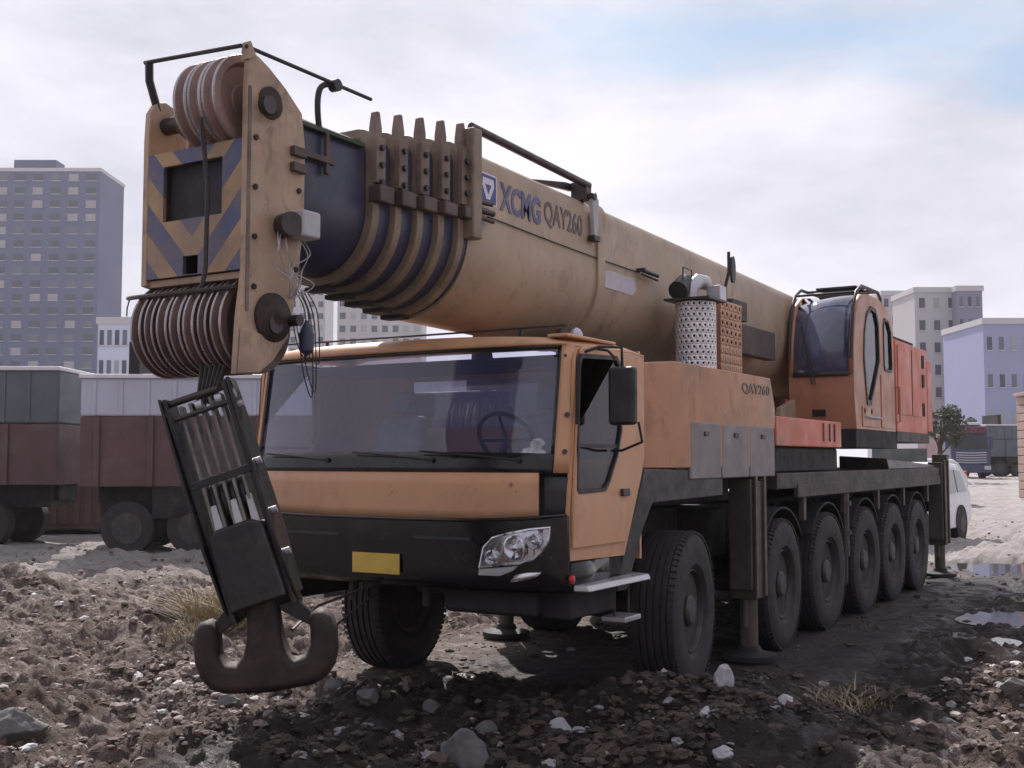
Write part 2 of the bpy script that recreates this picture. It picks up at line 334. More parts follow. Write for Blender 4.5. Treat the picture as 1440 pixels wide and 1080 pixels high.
# ---------------------------------------------------------------- terrain
TAB = {}
def vnoise(x, y, seed):
    if seed not in TAB: TAB[seed] = np.random.RandomState(seed).rand(256, 256)
    T = TAB[seed]
    xi = np.floor(x).astype(int); yi = np.floor(y).astype(int); fx = x - xi; fy = y - yi
    fx = fx * fx * fx * (fx * (fx * 6 - 15) + 10); fy = fy * fy * fy * (fy * (fy * 6 - 15) + 10)
    a = T[xi % 256, yi % 256]; b = T[(xi + 1) % 256, yi % 256]; c = T[xi % 256, (yi + 1) % 256]; d = T[(xi + 1) % 256, (yi + 1) % 256]
    return (a + (b - a) * fx) * (1 - fy) + (c + (d - c) * fx) * fy - 0.5
def fbm(x, y, f, o, seed, g=0.5):
    s = 0; amp = 1
    ca, sa = math.cos(0.6), math.sin(0.6)
    for i in range(o):
        s = s + amp * vnoise(x * f + 13.7 * i, y * f - 7.1 * i, seed + i); amp *= g; f *= 2.03
        x, y = x * ca - y * sa, x * sa + y * ca
    return s
def smooth(a, b, x):
    t = np.clip((x - a) / (b - a), 0, 1); return t * t * (3 - 2 * t)
def gs(x, y, cx, cy, rx, ry, rot=0.0):
    c, s_ = math.cos(rot), math.sin(rot); u = (x - cx) * c + (y - cy) * s_; w = -(x - cx) * s_ + (y - cy) * c
    return np.exp(-(u / rx) ** 2 - (w / ry) ** 2)
PUDS = [(2.98, 6.6, 0.40, 0.40, 0.3), (3.30, 8.75, 0.68, 0.85, 0.3), (2.25, 15.3, 1.0, 1.15, 0.4), (3.28, 4.72, 0.17, 0.26, 0.5), (3.12, 5.25, 0.14, 0.12, 0.0), (4.3, 9.5, 0.6, 1.0, 0.3)]
def rough_mask(x, y):
    flat = smooth(-2.6, -1.7, x) * (1 - smooth(2.2, 3.0, x)) * smooth(1.3, 2.2, y) * (1 - smooth(13.5, 16, y))
    far_ = 1 - smooth(14, 40, np.hypot(x - 2, y))
    return (1 - flat) * (0.25 + 0.75 * far_)
def terrain(x, y):
    d = (x - CAM.x) * cfh.x + (y - CAM.y) * cfh.y
    m = rough_mask(x, y)
    h = 0.72 * smooth(34, 72, d)
    big = fbm(x, y, 0.55, 3, 3)
    mid = fbm(x, y, 2.2, 4, 11)
    fine = fbm(x, y, 9.0, 3, 31, 0.6) + 0.7 * (0.25 - np.abs(fbm(x, y, 6.5, 3, 57, 0.6)))
    h = h + m * (0.20 * big + 0.15 * mid + 0.10 * fine) + (1 - m) * (0.03 * mid + 0.012 * fine)
    # spoil heap in front of the first wheel and the churned bank
    h = h + 0.40 * gs(x, y, 1.75, 0.80, 0.75, 0.40, 0.35) + 0.25 * gs(x, y, 2.55, 0.15, 0.9, 0.7, 0.5) + 0.16 * gs(x, y, 3.4, 1.2, 0.8, 0.5, 0.4)
    h = h + 0.16 * gs(x, y, 4.2, 3.2, 0.5, 1.6, 0.4)
    h = h + 0.35 * gs(x, y, -5.2, 3.2, 0.9, 0.6, 0.4) + 0.45 * gs(x, y, -8.6, 2.6, 1.2, 0.8, 0.4) + 0.28 * gs(x, y, -2.6, -1.6, 0.7, 0.5, 0.4)
    h = h + 0.12 * gs(x, y, -0.2, 0.1, 0.5, 0.3, 0.0)
    # tyre ruts along the crane
    rut = np.sin((x - 1.35) * 9) * smooth(0.6, 1.0, x) * (1 - smooth(2.4, 2.9, x)) * smooth(1, 2, y) * (1 - smooth(14, 20, y))
    h = h + 0.014 * rut
    wh = (smooth(0.85, 1.05, np.abs(x)) * (1 - smooth(1.55, 1.8, np.abs(x)))) * smooth(1.0, 1.5, y) * (1 - smooth(12.2, 12.8, y))
    h = h * (1 - 0.9 * wh) + 0.004 * wh
    for cx, cy, rx, ry, ro in PUDS:
        g = gs(x, y, cx, cy, rx * 1.15, ry * 1.15, ro)
        h = h * (1 - 0.75 * g) + (-0.075 * g + 0.030 * g * fbm(x, y, 5.0, 4, 77) * 2)
    h = h - 0.5 * gs(x, y, 6, -8, 4.0, 3.5) * 0   # camera stands clear of the ground
    return h
def axis_coords(a, b, st, lim, g=1.13):
    c = list(np.arange(a, b + st / 2, st)); s_ = st; p = c[0]; lo = []
    while p > -lim: s_ *= g; p -= s_; lo.append(p)
    s_ = st; q = c[-1]; hi = []
    while q < lim: s_ *= g; q += s_; hi.append(q)
    return np.array(lo[::-1] + c + hi)
gx = axis_coords(-8.0, 5.5, 0.038, 1800); gy = axis_coords(-3.6, 11.0, 0.038, 1800)
X, Y = np.meshgrid(gx, gy); Z = terrain(X, Y)
nx, ny = len(gx), len(gy)
verts = np.stack([X.ravel(), Y.ravel(), Z.ravel()], 1)
ii = (np.arange(ny - 1)[:, None] * nx + np.arange(nx - 1)[None, :]).ravel()
faces = np.stack([ii, ii + 1, ii + nx + 1, ii + nx], 1)
me = bpy.data.meshes.new('ground'); me.from_pydata(verts.tolist(), [], faces.tolist()); me.shade_smooth()
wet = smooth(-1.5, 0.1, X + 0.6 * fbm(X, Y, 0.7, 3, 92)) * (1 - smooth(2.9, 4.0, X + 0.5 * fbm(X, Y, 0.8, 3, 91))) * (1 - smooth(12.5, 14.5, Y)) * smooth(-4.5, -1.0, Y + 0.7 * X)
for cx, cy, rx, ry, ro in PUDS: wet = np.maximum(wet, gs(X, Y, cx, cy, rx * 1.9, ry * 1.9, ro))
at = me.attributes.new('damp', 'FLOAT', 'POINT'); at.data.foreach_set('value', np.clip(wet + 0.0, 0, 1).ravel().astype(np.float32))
pale = smooth(13, 24, (X - CAM.x) * cfh.x + (Y - CAM.y) * cfh.y + 3.0 * fbm(X, Y, 0.25, 3, 95))
at = me.attributes.new('gravelly', 'FLOAT', 'POINT'); at.data.foreach_set('value', pale.ravel().astype(np.float32))
def ground_mat():
    m, t, b, o = new_mat('soil')
    v = t.nodes.new('ShaderNodeTexCoord').outputs['Object']
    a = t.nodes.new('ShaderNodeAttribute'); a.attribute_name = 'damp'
    n_ = nz(t, v, 1.1, 10, 0.68); nf = nz(t, v, 14, 8, 0.7); ng = nz(t, v, 85, 4, 0.7)
    dry = mixc(t, mapr(t, n_, 0.35, 0.65), (0.38, 0.33, 0.315), (0.58, 0.54, 0.53))
    dry = mixc(t, mapr(t, nf, 0.52, 0.75, 0, 0.55), dry, (0.15, 0.115, 0.10))
    brown = mixc(t, mapr(t, n_, 0.38, 0.62), (0.105, 0.068, 0.055), (0.43, 0.35, 0.32))
    brown = mixc(t, mapr(t, nf, 0.42, 0.66, 0, 0.8), brown, (0.085, 0.056, 0.046))
    brown = mixc(t, mapr(t, nz(t, v, 5.5, 10, 0.78, 0.5), 0.56, 0.63, 0, 0.95), brown, (0.66, 0.605, 0.585))
    ap = t.nodes.new('ShaderNodeAttribute'); ap.attribute_name = 'gravelly'
    dry = mixc(t, ap.outputs['Fac'], brown, dry)
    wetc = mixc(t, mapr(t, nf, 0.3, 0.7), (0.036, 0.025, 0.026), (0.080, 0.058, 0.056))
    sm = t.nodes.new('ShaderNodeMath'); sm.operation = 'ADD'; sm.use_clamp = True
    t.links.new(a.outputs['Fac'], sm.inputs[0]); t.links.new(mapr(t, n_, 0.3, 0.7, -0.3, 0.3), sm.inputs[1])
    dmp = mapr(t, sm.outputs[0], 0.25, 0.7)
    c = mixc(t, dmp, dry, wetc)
    c = mixc(t, mapr(t, ng, 0.62, 0.72, 0, 0.5), c, (0.36, 0.33, 0.32))
    t.links.new(c, b.inputs['Base Color'])
    rw = nz(t, v, 3.0, 6, 0.6); rl = mapr(t, rw, 0.42, 0.62, 0.28, 0.80); rmx = t.nodes.new('ShaderNodeMix'); t.links.new(dmp, rmx.inputs[0]); rmx.inputs[2].default_value = 0.95; t.links.new(rl, rmx.inputs[3]); t.links.new(rmx.outputs[0], b.inputs['Roughness']); b.inputs['Specular IOR Level'].default_value = 0.3
    ad = t.nodes.new('ShaderNodeMath'); ad.operation = 'MULTIPLY_ADD'; t.links.new(nf, ad.inputs[0]); ad.inputs[1].default_value = 2.0; t.links.new(ng, ad.inputs[2])
    nl = nz(t, v, 4.0, 9, 0.72, 0.3)
    ad2 = t.nodes.new('ShaderNodeMath'); ad2.operation = 'MULTIPLY_ADD'; t.links.new(nl, ad2.inputs[0]); ad2.inputs[1].default_value = 5.0; t.links.new(ad.outputs[0], ad2.inputs[2])
    bump(t, b, ad2.outputs[0], 1.0, 0.035)
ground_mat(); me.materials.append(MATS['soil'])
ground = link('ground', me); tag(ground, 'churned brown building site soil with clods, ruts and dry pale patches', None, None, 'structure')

# puddles: each its own sheet of water lying in its hollow
def water_mat():
    m, t, b, o = new_mat('muddy_water')
    v = t.nodes.new('ShaderNodeTexCoord').outputs['Object']
    b.inputs['Base Color'].default_value = (0.045, 0.036, 0.032, 1); b.inputs['Roughness'].default_value = 0.04; b.inputs['IOR'].default_value = 1.33; b.inputs['Specular IOR Level'].default_value = 1.0
    bump(t, b, nz(t, v, 7, 3, 0.5), 0.03, 0.01)
water_mat()
plab = ['small ragged puddle of muddy water beside the row of crane wheels', 'bright sky reflecting puddle on the muddy track beside the crane', 'wide shallow brown puddle behind the rear outrigger of the crane', 'narrow puddle sliver in a rut by the bank of dry clods', 'tiny puddle spot in the mud between two larger puddles', 'broad puddle on the track edge beyond the sky reflecting puddle']
for (cx, cy, rx, ry, ro), lb in zip(PUDS, plab):
    n = 40; ring = []
    for k in range(n):
        a = 2 * math.pi * k / n; f = 1.25 + 0.12 * math.sin(3 * a + cx) + 0.08 * math.sin(5 * a + cy)
        u, w = rx * f * math.cos(a), ry * f * math.sin(a); c_, s_ = math.cos(ro), math.sin(ro)
        ring.append((u * c_ - w * s_, u * s_ + w * c_, 0))
    p = MB().add([(0, 0, 0)] + ring, [(0, 1 + k, 1 + (k + 1) % n) for k in range(n)]).build('puddle', 'muddy_water', None, loc=(cx, cy, -0.026))
    tag(p, lb, 'puddle', None, 'structure')

# clods: loose crumbs of soil and stone, nobody could count them
def ico(sub):
    bm = bmesh.new(); bmesh.ops.create_icosphere(bm, subdivisions=sub, radius=1.0)
    v = np.array([x.co[:] for x in bm.verts]); f = np.array([[y.index for y in x.verts] for x in bm.faces]); bm.free(); return v, f
def soil_clods(name, count, boxes, smin, smax, seed, mt, dens=None, sub=1):
    rs = np.random.RandomState(seed); icos = (ico(1), ico(2), ico(2)); V = []; F = []; T = []; k = 0; n = 0
    while n < count:
        bx = boxes[rs.randint(len(boxes))]
        x = rs.uniform(bx[0], bx[1]); y = rs.uniform(bx[2], bx[3])
        if dens is not None and rs.rand() > dens(x, y): continue
        s_ = smin * (smax / smin) ** (rs.rand() ** 2.6)
        z = float(terrain(np.array([x]), np.array([y]))[0]) if False else 0.0
        V.append((x, y, s_, rs.rand(3), rs.rand())); n += 1
    xs = np.array([q[0] for q in V]); ys = np.array([q[1] for q in V]); zs = terrain(xs, ys)
    allv = []; allf = []; tone = []
    for q, z in zip(V, zs):
        x, y, s_, r3, r1 = q
        iv, if_ = icos[1] if s_ > 0.035 else icos[0]
        d = 1 + (0.95 if s_ <= 0.035 else 0.75) * (rs.rand(len(iv)) - 0.5)
        sc = np.array([0.7 + 0.7 * r3[0], 0.7 + 0.7 * r3[1], 0.4 + 0.4 * r3[2]]) * s_
        a = r1 * 6.28; c_, s2 = math.cos(a), math.sin(a); p = iv * d[:, None] * sc
        p = np.stack([p[:, 0] * c_ - p[:, 1] * s2, p[:, 0] * s2 + p[:, 1] * c_, p[:, 2]], 1) + np.array([x, y, z + 0.12 * s_])
        allv.append(p); allf.append(if_ + k); tone.append(np.full(len(iv), rs.rand())); k += len(iv)
    me = bpy.data.meshes.new(name); me.from_pydata(np.concatenate(allv).tolist(), [], np.concatenate(allf).tolist())
    a_ = me.attributes.new('tone', 'FLOAT', 'POINT'); a_.data.foreach_set('value', np.concatenate(tone).astype(np.float32))
    me.materials.append(MATS[mt]); return link(name, me)
def clod_mat(name, lo, hi, pale):
    m, t, b, o = new_mat(name)
    v = t.nodes.new('ShaderNodeTexCoord').outputs['Object']; a = t.nodes.new('ShaderNodeAttribute'); a.attribute_name = 'tone'
    c = mixc(t, a.outputs['Fac'], lo, hi); c = mixc(t, mapr(t, a.outputs['Fac'], 0.93, 0.95), c, pale)
    c = mixc(t, mapr(t, nz(t, v, 30, 6, 0.7), 0.4, 0.7, 0, 0.5), c, tuple(x * 0.5 for x in lo))
    t.links.new(c, b.inputs['Base Color']); b.inputs['Roughness'].default_value = 0.95; bump(t, b, nz(t, v, 70, 5, 0.7), 0.8, 0.012)
clod_mat('clod_dry', (0.085, 0.055, 0.045), (0.46, 0.375, 0.345), (0.74, 0.72, 0.72))
clod_mat('clod_damp', (0.040, 0.027, 0.025), (0.115, 0.080, 0.070), (0.36, 0.34, 0.36))
def dens_left(x, y): return 0.10 + 0.9 * float(np.clip(fbm(np.array([x]), np.array([y]), 0.9, 3, 5)[0] * 1.6 + 0.55, 0, 1))
tag(soil_clods('rubble', 12000, [(-6.5, -0.3, -3.6, 2.5), (-3.2, -0.5, -3.2, 1.2), (-3.2, -0.5, -3.2, 0.8), (-9.5, -2.2, 0.5, 6.5), (-16, -3, 3, 12)], 0.007, 0.056, 21, 'clod_dry', dens_left), 'dry crumbly clods of pale brown soil strewn over the ground before the hook', 'rubble', None, 'stuff')
tag(soil_clods('rubble', 9000, [(-0.7, 3.4, -1.6, 1.0), (1.6, 4.2, 0.4, 3.4), (0.5, 3.6, -0.6, 1.4)], 0.007, 0.054, 22, 'clod_damp', dens_left), 'dark damp clods heaped before the first wheel of the crane', 'rubble', None, 'stuff')
tag(soil_clods('rubble', 4000, [(3.2, 5.4, 1.2, 6.0), (3.6, 5.6, 4.5, 9)], 0.007, 0.055, 23, 'clod_dry', dens_left), 'sunlit crumbly clods on the bank beside the muddy track', 'rubble', None, 'stuff')
tag(soil_clods('gravel', 2600, [(-2.6, 3.2, 1.4, 16), (-12, 10, 12, 34)], 0.010, 0.05, 24, 'clod_damp', None, 1), 'scattered grit and stones on the packed mud around the wheels', 'gravel', None, 'stuff')

# rocks that can be told apart
def rock(name, x, y, size, seed, mt, lb, group=None, rot=0.0, sink=0.25, cuts=5):
    rs = random.Random(seed); bm = bmesh.new(); bmesh.ops.create_icosphere(bm, subdivisions=4, radius=1.0)
    planes = [(Vector((rs.uniform(-1, 1), rs.uniform(-1, 1), rs.uniform(-0.6, 1))).normalized(), rs.uniform(0.55, 0.85)) for _ in range(cuts + 4)]
    for v in bm.verts:
        for nn, d in planes:
            e_ = v.co.dot(nn) - d
            if e_ > 0: v.co -= nn * e_
        v.co += v.co.normalized() * 0.10 * noise.noise(v.co * 2.3 + Vector((seed, 0, 0)))+ v.co.normalized() * 0.035 * noise.noise(v.co * 14 + Vector((0, seed, 0))) + v.co.normalized() * 0.05 * noise.noise(v.co * 6 + Vector((seed, 0, 0)))
        v.co = Vector((v.co.x * size[0], v.co.y * size[1], v.co.z * size[2]))
    me = bpy.data.meshes.new(name); bm.to_mesh(me); bm.free(); me.shade_smooth(); me.set_sharp_from_angle(angle=R(24)); me.materials.append(MATS[mt])
    o = link(name, me); z = float(terrain(np.array([x]), np.array([y]))[0]); o.location = (x, y, z + size[2] * (1 - 2 * sink) * 0.8); o.rotation_euler.z = rot
    tag(o, lb, 'rock', group); return o
rock('rock', 2.28, 0.86, (0.085, 0.07, 0.13), 1, 'rock_pale', 'tall pale lavender rock standing on the dark clods before the first wheel', None, 0.5)
rock('rock', 2.20, 1.50, (0.13, 0.05, 0.03), 2, 'rock_pale', 'thin flat pale stone slab lying by the tall pale rock', None, 0.3)
for i, (x, y, s_) in enumerate(((2.80, 0.62, 0.075), (2.90, 0.72, 0.085), (2.99, 0.82, 0.07), (2.86, 0.52, 0.06), (3.02, 1.1, 0.06))):
    rock('rock', x, y, (s_, s_ * 0.9, s_ * 0.85), 10 + i, 'rock_pale', 'fist sized pale stone of the loose cluster on the dark bank', 'pale stones clustered on the dark bank', i)
rock('rock', 2.45, 0.15, (0.06, 0.05, 0.04), 21, 'rock_pale', 'small pale stone on the dark heap below the tall pale rock', None, 1.0)
rock('rock', 2.72, -0.25, (0.075, 0.06, 0.05), 22, 'rock_pale', 'rounded pale stone low on the dark heap near the stone cluster', None, 1.0)
rock('rock', 1.28, 0.30, (0.11, 0.07, 0.085), 3, 'rock_pale', 'whitish broken stone at the shaded end of the spoil heap', None, 0.7)
rock('rock', 1.14, -0.72, (0.17, 0.14, 0.17), 4, 'rock_grey', 'large smooth dark grey boulder half buried in shaded soil', None, 0.4, 0.3)
rock('rock', -1.86, -1.86, (0.20, 0.14, 0.12), 5, 'rock_grey', 'grey flat topped rock slab on the sunlit clods', None, 0.9)
for i, (x, y) in enumerate(((-2.72, -0.98), (-2.2, -1.9), (-3.6, 0.1), (-2.9, 0.7), (-4.6, 1.2), (-1.2, 0.9), (-6.2, 2.2), (-7.6, 2.4), (-3.2, -1.1), (-1.4, -0.9))):
    rock('rubble_chip', x, y, (0.05 + 0.03 * (i % 3), 0.04, 0.022), 40 + i, 'white_rubble', 'white flat rubble chip lying among the sunlit clods', 'white rubble chips among the clods', i * 0.8)
for i, (x, y) in enumerate(((-0.75, 0.2), (-0.2, -0.05), (0.1, 0.35), (-1.3, -0.4), (0.75, 0.15), (-2.3, -0.3), (3.6, 2.1), (3.9, 3.0))):
    rock('rock', x, y, (0.10, 0.085, 0.075), 60 + i, 'rock_grey', 'brown grey lump of stony soil half sunk in the clods', 'stony lumps among the clods', i)

# ================================================================ the mobile crane
crane = empty('mobile_crane', (0, 0, 0))
tag(crane, 'big orange six axle mobile crane with its telescopic boom lowered over the cab', 'mobile crane')

# ---- carrier frame
fr = MB()
fr.box(-0.75, 0.75, 0.35, 13.0, 0.98, 1.50)
fr.box(-0.45, 0.45, 0.9, 1.6, 0.86, 0.98)
frame = fr.build('chassis_frame', 'under_black', crane, 0.015)
deck = MB().box(-1.48, 1.48, 4.55, 13.22, 1.66, 1.83).build('deck', 'frame_brown', crane, 0.012)
B(1.44, 1.497, 5.2, 13.25, 1.56, 1.70).build('deck_rail', 'frame_brown', deck, 0.008)
B(-1.497, -1.44, 5.2, 13.25, 1.56, 1.70).build('deck_rail', 'frame_brown', deck, 0.008)
MB().hexa([(0.75, 9.5, 1.835), (1.45, 9.5, 1.835), (1.45, 13.1, 1.835), (0.75, 13.1, 1.835), (0.75, 9.5, 2.02), (1.42, 9.5, 1.98), (1.42, 13.1, 1.86), (0.75, 13.1, 1.90)]).build('deck_plate', 'steel_dark', deck, 0.01)
for y in (5.55, 7.2, 8.85, 10.35, 12.0):
    B(1.40, 1.46, y - 0.05, y + 0.05, 1.30, 1.56).build('bracket', 'frame_brown', deck, 0.008)
    B(-1.46, -1.40, y - 0.05, y + 0.05, 1.30, 1.56).build('bracket', 'frame_brown', deck, 0.008)

# ---- wheels
AX = [2.3, 4.75, 6.4, 8.1, 9.6, 11.15]
r0 = 0.685
prof = [(-0.13, 0.335), (-0.15, 0.36), (-0.20, 0.40), (-0.215, 0.50), (-0.205, 0.60), (-0.185, 0.655), (-0.165, 0.672)]
for a in np.linspace(-0.15, 0.15, 6):
    if a > -0.149: prof += [(a - 0.046, 0.683), (a - 0.014, 0.684), (a - 0.011, 0.664), (a + 0.006, 0.664), (a + 0.009, 0.684)]
prof += [(0.165, 0.672), (0.185, 0.655), (0.205, 0.60), (0.215, 0.50), (0.20, 0.40), (0.15, 0.36), (0.13, 0.335)]
prof = sorted(prof[:7], key=lambda p: p[0] * 0) + prof[7:]
wheel = MB()
tyre = wheel.lathe(prof, (0, 0, 0), 'x', 72)
# tread blocks on the shoulders
for k in range(72):
    a = 2 * math.pi * (k + 0.5) / 72
    for sx in (-1, 1):
        ca, sa = math.cos(a), math.sin(a); da = 0.028
        p = []
        for rr in (0.655, 0.690):
            for xx, aa in ((0.150, a - da), (0.198, a - da), (0.198, a + da), (0.150, a + da)):
                q = rr if xx < 0.16 or rr < 0.67 else rr - 0.015
                p.append((sx * xx, q * math.cos(aa), q * math.sin(aa)))
        tyre.hexa(p)
proto = tyre.build('wheel', 'rubber', None)
rim = MB().lathe([(0.06, 0.0), (0.06, 0.14), (0.085, 0.15), (0.10, 0.25), (0.05, 0.29), (0.11, 0.335), (0.165, 0.355), (0.172, 0.345), (0.13, 0.325), (-0.12, 0.325), (-0.17, 0.352), (-0.16, 0.33), (-0.1, 0.29), (-0.1, 0.0)], (0, 0, 0), 'x', 48)
rimo = rim.build('rim', 'rim_dark', proto)
MB().lathe([(0.05, 0.14), (0.15, 0.135), (0.175, 0.11), (0.18, 0.0)], (0, 0, 0), 'x', 24).build('hub', 'rim_dark', proto, sharp=25)
nut = MB()
for k in range(10):
    a = 2 * math.pi * k / 10; nut.cyl((0.09, 0.2 * math.cos(a), 0.2 * math.sin(a)), (0.125, 0.2 * math.cos(a), 0.2 * math.sin(a)), 0.017, n=6)
nut.build('lug_nuts', 'steel_dark', proto)['kind'] = 'stuff'
first = True
for i, y in enumerate(AX):
    for sx in (1, -1):
        w = proto if first else copy_tree(proto); first = False
        w.parent = crane; st = (7, 3, 0, 0, 0, 0)[i]
        w.location = (sx * 1.285 - (0.15 if (i == 0 and sx < 0) else 0), y - (0.36 if (i == 0 and sx < 0) else 0), 0.672)
        w.rotation_euler = (rnd.uniform(0, 6), 0, R(st) + (0 if sx > 0 else math.pi))
    MB().cyl((-1.1, y, 0.67), (1.1, y, 0.67), 0.11, n=14).lathe([(-0.22, 0.12), (-0.16, 0.22), (0.16, 0.22), (0.22, 0.12)], (0.0, y, 0.67), 'x', 18).build('axle', 'under_black', crane)
    for sx in (1, -1): MB().cyl((sx * 0.66, y + 0.12, 0.72), (sx * 0.72, y + 0.12, 1.45), 0.07, n=12).build('suspension_strut', 'under_black', crane)

# mudguards: arched sheets over every axle
def arch(y0, r_, x0, x1, a0, a1, n=10, t=0.02):
    o_ = [(y0 + r_ * math.cos(R(a)), 0.68 + r_ * math.sin(R(a))) for a in np.linspace(a0, a1, n)]
    i_ = [(y0 + (r_ - t) * math.cos(R(a)), 0.68 + (r_ - t) * math.sin(R(a))) for a in np.linspace(a1, a0, n)]
    return MB().prism(o_ + i_, 'x', x0, x1)
for sx in (1, -1):
    for i, y in enumerate(AX):
        if i == 0: continue
        a = sorted((sx * 0.95, sx * 1.47)); arch(y, 0.80, a[0], a[1], 35, 145).build('mudguard', 'under_black', crane)
    a = sorted((sx * 0.95, sx * 1.485))
    pl = [(0.80, 0.98), (0.98, 0.98), (1.25, 1.40), (1.45, 1.62), (3.0, 1.64), (3.0, 1.88), (1.30, 1.90), (1.20, 1.72), (0.92, 1.26)]
    MB().prism(pl, 'x', a[0], a[1]).build('front_mudguard', 'black_plastic', crane, 0.015)

# ---- driver cab
ROOF = lambda x: (2.825 + 0.065 * (1 - abs((x + 0.25) / 1.75) ** 3.0) - 0.06 * max(0, (abs(x) - 1.25) / 0.25) ** 2)
def yf(x, z):
    b = -0.15 * (1 - abs(x / 1.5) ** 2.6) + 0.09 * max(0, (abs(x) - 1.40) / 0.10) ** 2
    return b + 0.14 * max(0, z - 1.85) / 0.95
xs = [-1.5, -1.485, -1.46, -1.43, -1.40] + list(np.linspace(-1.3, 1.3, 17)) + [1.40, 1.43, 1.46, 1.485, 1.5]
WX0, WX1, WZ0, WZ1 = -1.40, 1.40, 1.88, 2.79
shell = MB()
hb = lambda x: 1.525 + 0.055 * (abs(x) / 1.5) ** 4
shell.grid(lambda x, t: (x, yf(x, hb(x) + t * (WZ0 - hb(x))), hb(x) + t * (WZ0 - hb(x))), [x for x in xs if -1.44 < x < 1.36], np.linspace(0, 1, 5))
for sel in ([x for x in xs if x <= WX0], [x for x in xs if x >= WX1]):
    shell.grid(lambda x, z: (x, yf(x, z), z), sel, list(np.linspace(WZ0, WZ1, 8)))
shell.grid(lambda x, t: (x, yf(x, 2.79) - 0.02 + 0.22 * (1 - math.cos(t * 1.5708)), WZ1 + math.sin(t * 1.5708) * (ROOF(x) - WZ1)), xs, np.linspace(0, 1, 8))
def roofp(x, t):
    y = yf(x, 2.79) + 0.20 + t * (1.27 - yf(x, 2.79) - 0.20); z = ROOF(x) + 0.03 * math.sin(min(1, t * 1.3) * 1.57) - 0.02 * max(0, t - 0.8) / 0.2
    return (x, y, z)
shell.grid(roofp, xs, np.linspace(0, 1, 9))
cab = shell.build('driver_cab', 'cab_orange', crane, solid=0.025, sharp=50)
WIN = [(0.17, 2.72), (0.735, 2.745), (0.79, 2.70), (0.815, 2.20), (0.74, 2.00), (0.60, 1.80), (0.53, 1.745), (0.13, 1.735), (0.10, 1.765), (0.115, 2.2), (0.14, 2.66)]
def scale_poly(p, k, c=None):
    c = c or (sum(q[0] for q in p) / len(p), sum(q[1] for q in p) / len(p)); return [(c[0] + (q[0] - c[0]) * k, c[1] + (q[1] - c[1]) * k) for q in p]
for sx in (1, -1):
    a, b = sorted((sx * 1.475, sx * 1.50))
    side = [(0.015, 1.27), (0.90, 1.25), (0.98, 1.40), (1.22, 1.86), (1.27, 2.0), (1.275, 2.80), (0.24, 2.80), (0.16, 2.76), (0.05, 1.9), (0.012, 1.6)]
    MB().plate(side, [scale_poly(WIN, 1.06)], 'x', a, b).build('side_panel', 'cab_orange', cab, 0.006)
    a, b = sorted((sx * 1.503, sx * 1.525))
    doorp = [(0.045, 1.36), (0.90, 1.36), (0.96, 1.60), (0.99, 2.0), (0.99, 2.765), (0.955, 2.785), (0.21, 2.775), (0.175, 2.75), (0.075, 1.9), (0.045, 1.6)]
    door = MB().plate(doorp, [WIN], 'x', a, b).build('door', 'cab_orange', cab, 0.006)
    a, b = sorted((sx * 1.506, sx * 1.512))
    MB().prism(scale_poly(WIN, 0.995), 'x', a, b).build('door_window', 'door_glass' if sx > 0 else 'clear_lens', cab)
    B(*sorted((sx * 1.502, sx * 1.522)), 0.12, 0.80, 2.06, 2.085).build('window_bar', 'black_plastic', cab)
    a, b = sorted((sx * 1.505, sx * 1.530))
    MB().plate(scale_poly(WIN, 1.01), [scale_poly(WIN, 0.95)], 'x', a, b).build('window_seal', 'black_plastic', cab)
    MB().hexa([(sx * 1.527, 0.78, 1.70), (sx * 1.555, 0.78, 1.70), (sx * 1.555, 0.90, 1.70), (sx * 1.527, 0.90, 1.70), (sx * 1.527, 0.78, 1.755), (sx * 1.55, 0.78, 1.755), (sx * 1.55, 0.90, 1.755), (sx * 1.527, 0.90, 1.755)]).build('door_handle', 'black_plastic', cab, 0.006)
    # mirror with its arms
    if sx < 0: continue
    mx_ = sx * 1.72
    mir = MB().box(*sorted((sx * 1.62, sx * 1.83)), 0.38, 0.47, 2.22, 2.64).build('mirror', 'black_plastic', cab, 0.03)
    MB().tube([(sx * 1.515, 0.22, 2.74), (sx * 1.60, 0.30, 2.78), (mx_, 0.42, 2.78), (mx_, 0.43, 2.62)], 0.012).build('mirror_arm', 'black_plastic', cab)
    MB().tube([(sx * 1.515, 0.42, 2.78), (sx * 1.62, 0.40, 2.76), (mx_ - sx * 0.05, 0.42, 2.70)], 0.010).build('mirror_arm', 'black_plastic', cab)
    MB().tube([(mx_ + sx * 0.12, 0.44, 2.24), (mx_ + sx * 0.12, 0.50, 2.10), (sx * 1.62, 0.62, 2.04), (sx * 1.53, 0.62, 2.04)], 0.010).build('mirror_arm', 'black_plastic', cab)
    for z in (2.29, 2.03): MB().cyl((sx * 1.45, 0.03 + 0.14 * (z - 1.85), z), (sx * 1.475, -0.01 + 0.14 * (z - 1.85), z), 0.018, n=12).build('bolt', 'frame_brown', cab)
rear = [(-1.47, 1.2), (1.47, 1.2), (1.47, 2.83), (-1.47, 2.83)]
MB().plate(rear, [[(-0.75, 2.25), (0.55, 2.25), (0.55, 2.66), (-0.75, 2.66)]], 'y', 1.235, 1.265).build('rear_panel', 'cab_orange', cab)
B(-0.76, 0.56, 1.246, 1.252, 2.24, 2.67).build('rear_window', 'clear_lens', cab)
B(-1.47, 1.47, 0.0, 1.23, 1.26, 1.31).build('floor_pan', 'interior', cab)
B(-1.44, 1.44, 0.10, 1.20, 2.70, 2.72).build('headliner', 'interior', cab)
